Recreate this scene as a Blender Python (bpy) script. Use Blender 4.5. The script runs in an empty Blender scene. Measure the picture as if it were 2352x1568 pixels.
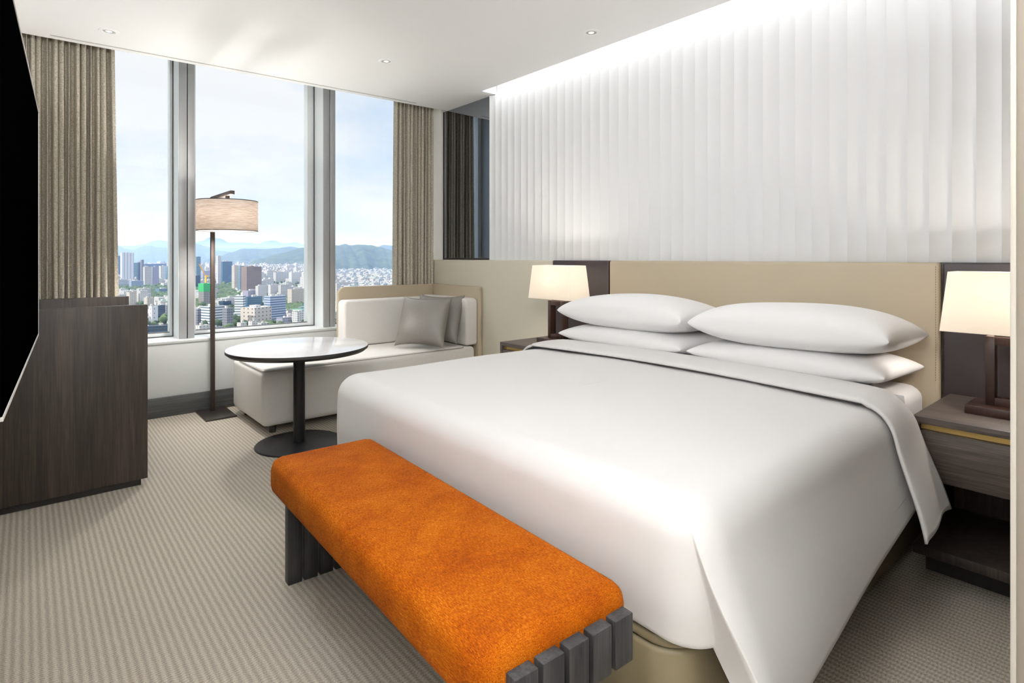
import bpy, bmesh, math, random
from mathutils import Vector, Matrix
R_ = math.radians
sc = bpy.context.scene
C = sc.collection

# ------------------------------------------------------------------ camera
F = 1313.0
HZ = 591.0
cam_d = bpy.data.cameras.new('camera')
cam = bpy.data.objects.new('camera', cam_d)
C.objects.link(cam)
cam.location = (0, 0, 1.2)
cam.rotation_euler = (R_(90), 0, R_(-40.4))
cam_d.sensor_width = 36.0
cam_d.lens = 36.0 * F / 2352
cam_d.shift_x = 0.0
cam_d.shift_y = (HZ - 784.0) / 2352
cam_d.clip_start = 0.02
cam_d.clip_end = 60000
sc.camera = cam

# ------------------------------------------------------------------ view, world, sun
sc.view_settings.view_transform = 'Standard'
sc.view_settings.look = 'None'
sc.view_settings.exposure = 0.13
sc.view_settings.gamma = 1.0
sc.view_settings.use_curve_mapping = False
cy = sc.cycles
cy.use_denoising = True
cy.max_bounces = 9
cy.diffuse_bounces = 6
cy.glossy_bounces = 4
cy.transmission_bounces = 4
cy.volume_bounces = 2
cy.transparent_max_bounces = 8
cy.sample_clamp_indirect = 6.0
cy.caustics_reflective = False
cy.caustics_refractive = False

ZENITH = 4.6       # the sky overhead, out of view, is brighter than the hazy band above the horizon
w = bpy.data.worlds.new('World')
sc.world = w
w.use_nodes = True
nt = w.node_tree
for n in list(nt.nodes): nt.nodes.remove(n)
def wn(t, **k):
    n = nt.nodes.new(t)
    for a, b in k.items(): setattr(n, a, b)
    return n
tc = wn('ShaderNodeTexCoord')
mp = wn('ShaderNodeMapping'); mp.inputs['Scale'].default_value = (1.0, 1.0, 2.3)
mp.inputs['Location'].default_value = (0.35, 1.9, 0.1)
nz = wn('ShaderNodeTexNoise'); nz.inputs['Scale'].default_value = 2.3; nz.inputs['Detail'].default_value = 9; nz.inputs['Roughness'].default_value = 0.58
nz.inputs['Distortion'].default_value = 0.25
cr = wn('ShaderNodeValToRGB'); cr.color_ramp.elements[0].position = 0.40; cr.color_ramp.elements[1].position = 0.60
sep = wn('ShaderNodeSeparateXYZ')
gr = wn('ShaderNodeValToRGB')
gr.color_ramp.elements[0].position = 0.0; gr.color_ramp.elements[0].color = (0.76, 0.85, 0.95, 1)
gr.color_ramp.elements[1].position = 0.45; gr.color_ramp.elements[1].color = (0.42, 0.62, 0.92, 1)
e = gr.color_ramp.elements.new(0.16); e.color = (0.66, 0.80, 0.95, 1)
mx = wn('ShaderNodeMix', data_type='RGBA'); mx.inputs['B'].default_value = (0.98, 0.985, 1.0, 1)
# more cloud towards the left of the view (-X side)
ma = wn('ShaderNodeMath', operation='MULTIPLY_ADD'); ma.inputs[1].default_value = -0.42; ma.inputs[2].default_value = 0.20
ad = wn('ShaderNodeMath', operation='ADD')
bg = wn('ShaderNodeBackground'); bg.inputs['Strength'].default_value = 1.0
ow = wn('ShaderNodeOutputWorld')
L = nt.links.new
L(tc.outputs['Generated'], mp.inputs['Vector']); L(mp.outputs['Vector'], nz.inputs['Vector'])
L(tc.outputs['Generated'], sep.inputs[0]); L(sep.outputs['Z'], gr.inputs['Fac'])
zr = wn('ShaderNodeMapRange'); zr.inputs['From Min'].default_value = 0.42; zr.inputs['From Max'].default_value = 0.70
zr.inputs['To Min'].default_value = 0.88; zr.inputs['To Max'].default_value = ZENITH
L(sep.outputs['Z'], zr.inputs['Value']); L(zr.outputs[0], bg.inputs['Strength'])
L(sep.outputs['X'], ma.inputs[0]); L(ma.outputs[0], ad.inputs[1]); L(nz.outputs['Fac'], ad.inputs[0])
L(ad.outputs[0], cr.inputs['Fac']); L(cr.outputs['Color'], mx.inputs['Factor'])
L(gr.outputs['Color'], mx.inputs['A']); L(mx.outputs['Result'], bg.inputs['Color']); L(bg.outputs[0], ow.inputs['Surface'])

def light(name, kind, loc, power, color=(1, 1, 1), rot=(0, 0, 0), **k):
    d = bpy.data.lights.new(name, kind)
    d.energy = power; d.color = color
    for a, b in k.items(): setattr(d, a, b)
    o = bpy.data.objects.new(name, d); C.objects.link(o)
    o.location = loc; o.rotation_euler = rot
    return o
sun_dir = Vector((-0.90, -0.06, 0.44)).normalized()      # towards the sun, behind the building
sun = light('sun', 'SUN', (0, 0, 50), 4.7, (1.0, 0.95, 0.88), angle=R_(0.6))
sun.rotation_euler = sun_dir.to_track_quat('Z', 'Y').to_euler()

CEIL = 2.61
COVE_W, ENTRY_FILL_W, SPOT_W = 4.1, 85, 1.5
SIDE_FILL_W = 41
FILL_LEDGE_X = -0.04
# daylight enters by the windows (portal only guides the sampling of the sky)
pt = light('window_portal', 'AREA', (1.5, 5.4, 1.7), 1, rot=(R_(-90), 0, 0), shape='RECTANGLE', size=3.6, size_y=2.3)
pt.data.cycles.is_portal = True
# LED cove above the fluted wall, added unseen uplights behind the camera to brighten the ceiling
light('cove_light', 'AREA', (3.005, 2.02, 2.70), COVE_W, (0.97, 0.985, 1.0), rot=(0, R_(-8), 0), shape='RECTANGLE', size=0.05, size_y=3.75)
light('entry_fill_light', 'AREA', (-0.1, -1.62, 1.98), ENTRY_FILL_W, (0.95, 0.97, 1.0), rot=(R_(180 - 22), 0, 0), shape='RECTANGLE', size=2.0, size_y=0.12)
light('entry_fill_light', 'AREA', (-1.02, -0.5, 1.98), ENTRY_FILL_W, (0.95, 0.97, 1.0), rot=(0, R_(180 + 22), 0), shape='RECTANGLE', size=0.12, size_y=2.4)
light('side_fill_light', 'AREA', (FILL_LEDGE_X, 1.55, 2.06), SIDE_FILL_W, (0.95, 0.97, 1.0), rot=(0, R_(180 - 24), 0), shape='RECTANGLE', size=0.08, size_y=1.2)  # side uplights are added out of view to lift the ceiling
light('side_fill_light', 'AREA', (1.65, 0.21, 2.06), SIDE_FILL_W * 0.4, (0.95, 0.97, 1.0), rot=(R_(180 - 10), 0, 0), shape='RECTANGLE', size=1.2, size_y=0.08)
light('side_fill_light', 'AREA', (FILL_LEDGE_X, 2.56, 2.36), 56, (0.95, 0.975, 1.0), rot=(R_(180 - 10), R_(-22), 0), shape='RECTANGLE', size=0.08, size_y=0.7)
DOWN = [(887, 141), (1358, 75), (250, 72)]
FILL_SPOTS = [(0.4, -0.4), (-0.6, -1.0)]

# ------------------------------------------------------------------ helpers
def lin(h):
    h = h.lstrip('#'); v = [int(h[i:i + 2], 16) / 255 for i in (0, 2, 4)]
    return tuple(c / 12.92 if c <= 0.04045 else ((c + 0.055) / 1.055) ** 2.4 for c in v) + (1,)
CA, SA = math.cos(R_(40.4)), math.sin(R_(40.4))
def ray(px, py):
    u = (px - 1176) / F
    return Vector((SA + u * CA, CA - u * SA, (HZ - py) / F))
def atz(px, py, z):
    d = ray(px, py); t = (z - 1.2) / d.z
    return Vector((d.x * t, d.y * t, z))
def aty(px, py, y):
    d = ray(px, py); t = y / d.y
    return Vector((d.x * t, y, 1.2 + d.z * t))

def mat(name, col, rough=0.6, metal=0.0, **k):
    m = bpy.data.materials.new(name); m.use_nodes = True
    b = m.node_tree.nodes['Principled BSDF']
    b.inputs['Base Color'].default_value = lin(col) if isinstance(col, str) else col
    b.inputs['Roughness'].default_value = rough
    b.inputs['Metallic'].default_value = metal
    for a, v in k.items(): b.inputs[a.replace('_', ' ')].default_value = v
    return m
class NG:
    def __init__(s, m): s.t = m.node_tree; s.b = s.t.nodes['Principled BSDF']
    def n(s, t, **k):
        n = s.t.nodes.new(t)
        for a, b in k.items():
            if a.startswith('i_'): n.inputs[int(a[2:]) if a[2:].isdigit() else a[2:].replace('_', ' ')].default_value = b
            else: setattr(n, a, b)
        return n
    def l(s, a, b): s.t.links.new(a, b)
    def co(s, kind='Object', scale=(1, 1, 1), rot=(0, 0, 0), loc=(0, 0, 0)):
        c = s.n('ShaderNodeTexCoord'); m = s.n('ShaderNodeMapping')
        m.inputs['Scale'].default_value = scale; m.inputs['Rotation'].default_value = rot; m.inputs['Location'].default_value = loc
        s.l(c.outputs[kind], m.inputs[0]); return m.outputs[0]
    def noise(s, vec, scale, detail=4, rough=0.5, dist=0):
        n = s.n('ShaderNodeTexNoise'); n.inputs['Scale'].default_value = scale; n.inputs['Detail'].default_value = detail
        n.inputs['Roughness'].default_value = rough; n.inputs['Distortion'].default_value = dist
        s.l(vec, n.inputs['Vector']); return n.outputs['Fac']
    def ramp(s, fac, stops):
        r = s.n('ShaderNodeValToRGB'); e = r.color_ramp.elements
        while len(e) < len(stops): e.new(0.5)
        for q, (p, c) in zip(e, stops): q.position = p; q.color = lin(c) if isinstance(c, str) else c
        s.l(fac, r.inputs[0]); return r.outputs[0]
    def math(s, op, a, b=None, c=None):
        n = s.n('ShaderNodeMath', operation=op)
        for i, v in enumerate((a, b, c)):
            if v is None: continue
            if isinstance(v, (int, float)): n.inputs[i].default_value = v
            else: s.l(v, n.inputs[i])
        return n.outputs[0]
    def mix(s, f, a, b):
        n = s.n('ShaderNodeMix', data_type='RGBA')
        for k, v in (('Factor', f), ('A', a), ('B', b)):
            if isinstance(v, (int, float)): n.inputs[k].default_value = v
            elif isinstance(v, tuple): n.inputs[k].default_value = v
            elif isinstance(v, str): n.inputs[k].default_value = lin(v)
            else: s.l(v, n.inputs[k])
        return n.outputs['Result']
    def bump(s, h, strength, dist=0.01):
        n = s.n('ShaderNodeBump'); n.inputs['Strength'].default_value = strength; n.inputs['Distance'].default_value = dist
        s.l(h, n.inputs['Height']); s.l(n.outputs[0], s.b.inputs['Normal'])

def wood(name, c0, c1, c2, axis='Z', rough=0.5, s=1.0):
    m = mat(name, c1, rough); g = NG(m)
    sc3 = {'X': (1.2, 22, 22), 'Y': (22, 1.2, 22), 'Z': (22, 22, 1.2)}[axis]
    v = g.co('Object', tuple(q * s for q in sc3))
    a = g.noise(v, 1.0, 6, 0.6, 0.9)
    sc4 = {'X': (5, 160, 160), 'Y': (160, 5, 160), 'Z': (160, 160, 5)}[axis]
    b = g.noise(g.co('Object', tuple(q * s for q in sc4)), 1.0, 3, 0.6)
    f = g.math('MULTIPLY_ADD', b, 0.55, g.math('MULTIPLY', a, 0.62))
    g.l(g.ramp(f, [(0.35, c0), (0.56, c1), (0.78, c2)]), g.b.inputs['Base Color'])
    g.bump(b, 0.12, 0.002)
    return m
def fabric(name, c, c2, rough=0.9, scale=900, bump=0.25, mottle=None, sheen=0.0):
    m = mat(name, c, rough); g = NG(m); m.node_tree.nodes['Principled BSDF'].inputs['Sheen Weight'].default_value = sheen
    a = g.noise(g.co('Object', (1, 1, 0.35)), scale, 2, 0.6)
    b = g.noise(g.co('Object', (0.35, 0.35, 1)), scale, 2, 0.6)
    f = g.math('MULTIPLY_ADD', b, 0.5, g.math('MULTIPLY', a, 0.5))
    g.l(g.ramp(f, [(0.38, c2), (0.62, c)]), g.b.inputs['Base Color'])
    g.bump(f, bump, 0.0015)
    return m

M = {}
M['wall'] = mat('wall paint', '#efeeea', 0.75)
M['wall_taupe'] = mat('taupe wall paint', '#7d7469', 0.7)
M['bead'] = mat('corner bead', '#aaa59c', 0.6)
M['ceiling'] = mat('ceiling paint', '#f8f8f8', 0.8)
M['groove'] = mat('diffuser slot', '#b9b8b4', 0.6)
M['flute'] = mat('fluted white panel', '#e2e3e4', 0.55)
M['joint'] = mat('panel joint', '#9b9c9d', 0.6)
M['sillwhite'] = mat('sill white', '#c9cccb', 0.5)
M['alu'] = mat('window aluminium', '#a6a7a8', 0.42, 0.35)
M['alu_light'] = mat('window frame light', '#d9dcdd', 0.45, 0.1)
M['gasket'] = mat('black gasket', '#1c1d1f', 0.5)
M['beige'] = mat('beige leather', '#b0a38d', 0.5); g = NG(M['beige']); g.bump(g.noise(g.co('Object'), 420, 2), 0.12, 0.001)
M['beige_wall'] = mat('beige upholstered panel', '#cdc7b6', 0.55); g = NG(M['beige_wall']); g.bump(g.noise(g.co('Object'), 420, 2), 0.1, 0.001)
M['khaki'] = mat('khaki leather', '#73684f', 0.5)
M['darkpanel'] = mat('dark lacquer panel', '#2c2425', 0.45)
M['wood'] = wood('dark oak vertical', '#1f1a17', '#332b26', '#483e36', 'Z')
M['woodh'] = wood('dark oak horizontal', '#28221f', '#433a35', '#625850', 'Y', 0.5)
M['woodx'] = wood('grey black oak baseboard', '#2c2c2c', '#3f403f', '#565857', 'X', 0.5)
M['benchwood'] = wood('charcoal stained ash', '#171618', '#252425', '#3e3d3d', 'Z', 0.55)
M['lampwood'] = wood('dark walnut', '#1d0f0a', '#2e1a13', '#40261c', 'Z', 0.35)
M['brass'] = mat('brass strip', '#c2a565', 0.35, 0.7)
M['black'] = mat('black metal', '#1d1d1f', 0.38, 0.4)
M['darkedge'] = mat('black edge', '#2a2927', 0.4)
M['bronze'] = mat('brown bronze metal', '#453b36', 0.5, 0.55)
M['bronzedark'] = mat('dark bronze metal', '#3b3531', 0.42, 0.5)
M['top'] = mat('white laminate', '#e4e4e6', 0.12)
M['screen'] = mat('tv screen', '#020203', 0.5, 0, Specular_IOR_Level=0.0)
M['bezel'] = mat('tv rim', '#dedbd6', 0.45, 0.1)
M['sofa'] = fabric('oatmeal weave', '#e2dfdb', '#d6d2cd', 0.9, 700, 0.2)
M['pipe'] = mat('grey seam', '#a9a49e', 0.8)
M['cushion'] = fabric('grey satin', '#7e7973', '#726d67', 0.42, 500, 0.12)
M['linen'] = mat('white linen', '#d9d7d6', 0.82); g = NG(M['linen']); g.bump(g.noise(g.co('Object', (1, 1, 1)), 3.2, 3, 0.45), 0.10, 0.02)
M['pillow'] = mat('white cotton', '#efeeee', 0.8); g = NG(M['pillow']); g.bump(g.noise(g.co('Object', (1, 1.6, 1)), 7, 3, 0.5), 0.13, 0.012)
M['shade_lamp'] = None
M['curtain'] = fabric('greige curtain weave', '#c6bfb1', '#8f8777', 0.95, 260, 0.5)

# orange chenille
m = mat('orange chenille', '#cc6a10', 0.85, Specular_IOR_Level=0.1); g = NG(m); M['orange'] = m
g.b.inputs['Sheen Tint'].default_value = lin('#f0a050')
a1 = g.noise(g.co('Object', (1, 0.16, 1)), 620, 2, 0.7)
a2 = g.noise(g.co('Object', (0.2, 1, 1)), 560, 2, 0.7)
a3 = g.noise(g.co('Object'), 9, 3, 0.55)
f = g.math('MULTIPLY_ADD', a3, 0.26, g.math('MULTIPLY_ADD', a1, 0.56, g.math('MULTIPLY', a2, 0.28)))
g.l(g.ramp(f, [(0.40, '#672600'), (0.50, '#7f3a00'), (0.60, '#914900'), (0.74, '#b0701f')]), g.b.inputs['Base Color'])
g.bump(g.math('ADD', a1, a2), 0.35, 0.0015)

# carpet: ribs running towards the window, knotted loops
m = mat('ribbed loop carpet', '#9c958a', 0.95); g = NG(m); M['carpet'] = m
c = g.n('ShaderNodeTexCoord'); s3 = g.n('ShaderNodeSeparateXYZ'); g.l(c.outputs['Object'], s3.inputs[0])
wob = g.noise(g.co('Object', (1, 1, 1)), 30, 2)
xx = g.math('MULTIPLY_ADD', wob, 0.006, s3.outputs['X'])
rib = g.math('MULTIPLY_ADD', g.math('SINE', g.math('MULTIPLY', xx, 2 * math.pi / 0.0215)), 0.5, 0.5)
loop = g.math('MULTIPLY_ADD', g.math('SINE', g.math('MULTIPLY_ADD', s3.outputs['Y'], 2 * math.pi / 0.0105, g.math('MULTIPLY', g.noise(g.co('Object', (40, 6, 1)), 1.0, 1), 14))), 0.5, 0.5)
fine = g.noise(g.co('Object'), 260, 3, 0.7)
big = g.noise(g.co('Object'), 1.3, 2)
f = g.math('MULTIPLY_ADD', rib, 0.21, g.math('MULTIPLY_ADD', loop, 0.14, g.math('MULTIPLY_ADD', fine, 0.95, -0.14)))
g.l(g.ramp(f, [(0.22, '#7a7265'), (0.5, '#aaa193'), (0.8, '#d1c9bc')]), g.b.inputs['Base Color'])
g.bump(f, 0.6, 0.006)

# fabric lamp shades: real translucent cloth lit by the bulb inside
def shade_mat(name, col, streak=None, trans=0.55):
    m = bpy.data.materials.new(name); m.use_nodes = True; t = m.node_tree
    for n in list(t.nodes): t.nodes.remove(n)
    o = t.nodes.new('ShaderNodeOutputMaterial'); d = t.nodes.new('ShaderNodeBsdfDiffuse'); tr = t.nodes.new('ShaderNodeBsdfTranslucent')
    mxs = t.nodes.new('ShaderNodeMixShader'); mxs.inputs[0].default_value = trans
    for q in (d, tr): q.inputs[0].default_value = lin(col)
    if streak:
        tcn = t.nodes.new('ShaderNodeTexCoord'); mpn = t.nodes.new('ShaderNodeMapping'); mpn.inputs['Scale'].default_value = (14, 14, 260)
        nn = t.nodes.new('ShaderNodeTexNoise'); nn.inputs['Scale'].default_value = 1.0; nn.inputs['Detail'].default_value = 4; nn.inputs['Roughness'].default_value = 0.7
        rr = t.nodes.new('ShaderNodeValToRGB'); rr.color_ramp.elements[0].position = 0.36; rr.color_ramp.elements[0].color = lin(streak)
        rr.color_ramp.elements[1].position = 0.6; rr.color_ramp.elements[1].color = lin(col)
        t.links.new(tcn.outputs['Object'], mpn.inputs[0]); t.links.new(mpn.outputs[0], nn.inputs['Vector']); t.links.new(nn.outputs['Fac'], rr.inputs[0])
        for q in (d, tr): t.links.new(rr.outputs[0], q.inputs[0])
    t.links.new(d.outputs[0], mxs.inputs[1]); t.links.new(tr.outputs[0], mxs.inputs[2]); t.links.new(mxs.outputs[0], o.inputs[0])
    return m
M['shade_table'] = shade_mat('cream lamp cloth', '#fdf9f2', None, 0.75)
M['shade_floor'] = shade_mat('linen lamp cloth', '#f7f0ea', '#d6c7ba', 0.62)
def emis(name, col, s):
    m = bpy.data.materials.new(name); m.use_nodes = True; t = m.node_tree
    for n in list(t.nodes): t.nodes.remove(n)
    o = t.nodes.new('ShaderNodeOutputMaterial'); q = t.nodes.new('ShaderNodeEmission'); q.inputs[0].default_value = lin(col); q.inputs[1].default_value = s
    t.links.new(q.outputs[0], o.inputs[0]); return m
M['bulb'] = emis('bulb', '#ffd9a8', 6)
M['led'] = emis('led lens', '#fffaf0', 1.3)
# clear pane: transparent with a faint reflection
m = bpy.data.materials.new('window glass'); m.use_nodes = True; t = m.node_tree
for n in list(t.nodes): t.nodes.remove(n)
o = t.nodes.new('ShaderNodeOutputMaterial'); tp = t.nodes.new('ShaderNodeBsdfTransparent'); tp.inputs[0].default_value = (0.985, 0.995, 0.99, 1)
gl = t.nodes.new('ShaderNodeBsdfGlossy'); gl.inputs['Roughness'].default_value = 0.0; ms = t.nodes.new('ShaderNodeMixShader'); ms.inputs[0].default_value = 0.025
t.links.new(tp.outputs[0], ms.inputs[1]); t.links.new(gl.outputs[0], ms.inputs[2]); t.links.new(ms.outputs[0], o.inputs[0]); M['glass'] = m
m = bpy.data.materials.new('smoked mirror'); m.use_nodes = True; b = m.node_tree.nodes['Principled BSDF']
b.inputs['Base Color'].default_value = (0.31, 0.33, 0.37, 1); b.inputs['Metallic'].default_value = 1; b.inputs['Roughness'].default_value = 0.015; M['mirror'] = m

# ---- mesh helpers
def finish(bm, name, m, parent=None, smooth=30, recalc=True):
    if recalc: bmesh.ops.recalc_face_normals(bm, faces=bm.faces)
    me = bpy.data.meshes.new(name); bm.to_mesh(me); bm.free()
    o = bpy.data.objects.new(name, me); C.objects.link(o)
    if m is not None: me.materials.append(M[m] if isinstance(m, str) else m)
    if smooth:
        for p in me.polygons: p.use_smooth = True
        if smooth < 180: me.set_sharp_from_angle(angle=R_(smooth))
    if parent is not None: o.parent = parent
    return o
def box(bm, x0, x1, y0, y1, z0, z1, bev=0, seg=2):
    b = bmesh.new() if bev else bm
    vs = [b.verts.new(v) for v in ((x0, y0, z0), (x1, y0, z0), (x1, y1, z0), (x0, y1, z0), (x0, y0, z1), (x1, y0, z1), (x1, y1, z1), (x0, y1, z1))]
    for f in ((3, 2, 1, 0), (4, 5, 6, 7), (0, 1, 5, 4), (1, 2, 6, 5), (2, 3, 7, 6), (3, 0, 4, 7)): b.faces.new([vs[i] for i in f])
    if bev:
        bmesh.ops.bevel(b, geom=list(b.edges), offset=bev, segments=seg, profile=0.5, affect='EDGES', clamp_overlap=True)
        me = bpy.data.meshes.new('tmp'); b.to_mesh(me); b.free(); bm.from_mesh(me); bpy.data.meshes.remove(me)
def ob(name, m, boxes, parent=None, bev=0.002, seg=2, smooth=30):
    bm = bmesh.new()
    for q in boxes: box(bm, *q, bev=bev, seg=seg)
    return finish(bm, name, m, parent, smooth)
def cyl(bm, cx, cy, z0, z1, r0, r1=None, n=48, cap=True):
    r1 = r0 if r1 is None else r1
    a = [bm.verts.new((cx + r0 * math.cos(2 * math.pi * i / n), cy + r0 * math.sin(2 * math.pi * i / n), z0)) for i in range(n)]
    b = [bm.verts.new((cx + r1 * math.cos(2 * math.pi * i / n), cy + r1 * math.sin(2 * math.pi * i / n), z1)) for i in range(n)]
    for i in range(n): bm.faces.new((a[i], a[(i + 1) % n], b[(i + 1) % n], b[i]))
    if cap: bm.faces.new(a[::-1]); bm.faces.new(b)
def lathe(bm, cx, cy, prof, n=64):
    rings = []
    for r, z in prof:
        if r < 1e-6: rings.append([bm.verts.new((cx, cy, z))])
        else: rings.append([bm.verts.new((cx + r * math.cos(2 * math.pi * i / n), cy + r * math.sin(2 * math.pi * i / n), z)) for i in range(n)])
    for a, b in zip(rings, rings[1:]):
        for i in range(n):
            j = (i + 1) % n
            if len(a) == 1 and len(b) == 1: continue
            if len(a) == 1: bm.faces.new((a[0], b[i], b[j]))
            elif len(b) == 1: bm.faces.new((a[i], a[j], b[0]))
            else: bm.faces.new((a[i], a[j], b[j], b[i]))
def gridmesh(bm, fn, nu, nv, closed_u=False):
    V = [[bm.verts.new(fn(i / (nu if closed_u else nu - 1), j / (nv - 1))) for j in range(nv)] for i in range(nu)]
    for i in range(nu if closed_u else nu - 1):
        for j in range(nv - 1):
            k = (i + 1) % nu
            try: bm.faces.new((V[i][j], V[k][j], V[k][j + 1], V[i][j + 1]))
            except ValueError: pass
    return V
def thing(name, label, cat, loc=(0, 0, 0), group=None):
    o = bpy.data.objects.new(name, None); C.objects.link(o); o.empty_display_size = 0.1
    o.location = loc; return tag(o, label, cat, group)
def tag(o, label, cat, group=None, kind=None):
    o['label'] = label; o['category'] = cat
    if group: o['group'] = group
    if kind: o['kind'] = kind
    return o
def struct(o, label=None):
    o['kind'] = 'structure'
    if label: o['label'] = label
    return o
def copy_tree(o, parent=None):
    c = o.copy(); C.objects.link(c)
    if parent is not None: c.parent = parent
    for ch in [q for q in bpy.data.objects if q.parent == o and q is not c]: copy_tree(ch, c)
    return c
def sst(a, b, x):
    x = min(1, max(0, (x - a) / (b - a))); return x * x * (3 - 2 * x)
def solid(o, th, off=-1, bev=False):
    md = o.modifiers.new('solidify', 'SOLIDIFY'); md.thickness = th; md.offset = off
def subs(o, n=1):
    md = o.modifiers.new('subsurf', 'SUBSURF'); md.levels = n; md.render_levels = n

# ------------------------------------------------------------------ room shell
LX, RX, WY = -0.10, 3.10, 4.98
EX0, EY0 = -1.2, -1.8
struct(ob('floor', 'carpet', [(EX0, RX, EY0, 5.3, -0.12, 0.0)], bev=0), 'ribbed beige loop carpet')
# ceiling slab with a slanted free edge before the curtains and a slot before the fluted wall
def edgeY(x): return 4.736 - 0.0431 * (x + 0.084)
bm = bmesh.new()
SL = 2.95
def prism(bm, pts, z0, z1):
    a = [bm.verts.new((p[0], p[1], z0)) for p in pts]; b = [bm.verts.new((p[0], p[1], z1)) for p in pts]
    bm.faces.new(a[::-1]); bm.faces.new(b)
    for i in range(len(pts)):
        j = (i + 1) % len(pts); bm.faces.new((a[i], a[j], b[j], b[i]))
prism(bm, [(EX0, EY0), (SL, EY0), (SL, edgeY(SL)), (EX0, edgeY(EX0))], CEIL, CEIL + 0.10)
struct(finish(bm, 'ceiling', 'ceiling', smooth=0), 'white ceiling with free edge before the curtains')
bm = bmesh.new(); prism(bm, [(SL, 3.86), (RX + 0.012, 3.86), (RX + 0.012, edgeY(RX)), (SL, edgeY(SL))], CEIL, CEIL + 0.10)
struct(finish(bm, 'ceiling', 'ceiling', smooth=0))
struct(ob('ceiling', 'ceiling', [(EX0, RX + 0.1, EY0, 5.4, 2.86, 2.96)], bev=0), 'upper ceiling above the curtain pocket')
# slot diffuser line
x0, x1 = 0.12, 2.72
bm = bmesh.new(); prism(bm, [(x0, edgeY(x0) - 0.075), (x1, edgeY(x1) - 0.075), (x1, edgeY(x1) - 0.06), (x0, edgeY(x0) - 0.06)], CEIL - 0.0015, CEIL + 0.01)
tag(finish(bm, 'air_slot_diffuser', 'groove', smooth=0), 'long thin air slot along the ceiling edge before the window', 'air vent')
struct(ob('wall_left', 'wall', [(LX - 0.15, LX, 0.9, 5.4, 0, 2.9)], bev=0), 'white left wall behind the television')
struct(ob('wall_left', 'wall', [(EX0, LX - 0.15, 0.9, 1.0, 0, 2.9)], bev=0))
struct(ob('wall_left', 'wall', [(EX0 - 0.1, EX0, EY0, 1.0, 0, 2.9)], bev=0))
struct(ob('wall_back', 'wall', [(EX0 - 0.1, 1.1, EY0 - 0.1, EY0, 0, 2.9)], bev=0))
struct(ob('wall_front', 'wall_taupe', [(1.0, RX + 0.1, EY0, 0.1475, 0, 2.9)], bev=0.004, seg=2), 'beige grey wall corner at the right edge')
struct(ob('trim_16', 'bead', [(0.996, 1.004, 0.1435, 0.1495, 0, 2.61)], bev=0.001), 'pale corner bead')
struct(ob('wall_right', 'wall', [(RX + 0.015, RX + 0.12, 0.0, 5.4, 0, 2.9)], bev=0), 'wall behind the headboard')
for nm, bb in (('trim_1', (-1.15, 0.95, -1.62 - 0.1, -1.62 + 0.1, 1.9, 1.93)), ('trim_2', (-1.12, -0.92, -1.7, 0.85, 1.9, 1.93)), ('trim_14', (LX, LX + 0.13, 0.93, 2.18, 2.01, 2.04)), ('trim_15', (1.04, 2.28, 0.152, 0.29, 2.01, 2.04)), ('trim_19', (LX, LX + 0.13, 2.19, 2.95, 2.31, 2.335)), ('trim_20', (LX + 0.115, LX + 0.13, 2.19, 2.95, 2.335, 2.375)), ('trim_17', (LX + 0.115, LX + 0.13, 0.93, 2.18, 2.04, 2.085)), ('trim_18', (1.04, 2.28, 0.275, 0.29, 2.04, 2.085))):
    struct(ob(nm, 'wall', [bb], bev=0), 'added ledge hiding the unseen fill lights')  # ledges and lips added out of view to screen the fill lights
# fluted white panels 1.25 m wide, 15 flutes each
def flute_panel(y_hi, nf, name):
    bm = bmesh.new(); p = 1.25 / 15; K = 7; pts = []
    for k in range(nf):
        for q in range(K + 1):
            s = q / K; pts.append((RX - 0.030 * (1 - s) ** 2.1, y_hi - (k + s) * p * 0.9985))
    pts2 = [(RX + 0.012, pts[-1][1]), (RX + 0.012, pts[0][1])]
    allp = pts + pts2; z0, z1 = 1.178, 2.605 if name == 'trim_3' else 2.80
    a = [bm.verts.new((q[0], q[1], z0)) for q in allp]; b = [bm.verts.new((q[0], q[1], z1)) for q in allp]
    n = len(allp)
    for i in range(n): bm.faces.new((a[i], a[(i + 1) % n], b[(i + 1) % n], b[i]))
    o = finish(bm, name, 'flute', smooth=24)
    return struct(o, 'white fluted wall panel')
y = 3.91
for i, nf in enumerate((15, 15, 15)):
    flute_panel(y, nf, 'trim_%d' % (3 + i)); y -= 1.254
struct(ob('trim_6', 'joint', [(RX - 0.0005, RX + 0.014, 3.91 - 1.2545 - 0.0035, 3.91 - 1.2545 + 0.0035, 1.178, 2.8)], bev=0), 'thin joint in the fluted wall')
struct(ob('trim_7', 'joint', [(RX - 0.0005, RX + 0.014, 3.91 - 2.508 - 0.003, 3.91 - 2.508 + 0.003, 1.178, 2.8)], bev=0), 'thin joint in the fluted wall')
# led strip in the slot
o = thing('cove_light_strip', 'continuous white light strip hidden in the ceiling slot above the fluted wall', 'light')
ob('housing', 'wall', [(2.955, 3.06, 0.16, 3.9, 2.73, 2.76)], o, bev=0)
ob('diffuser', 'led', [(2.98, 3.03, 0.16, 3.9, 2.722, 2.73)], o, bev=0)

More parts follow.
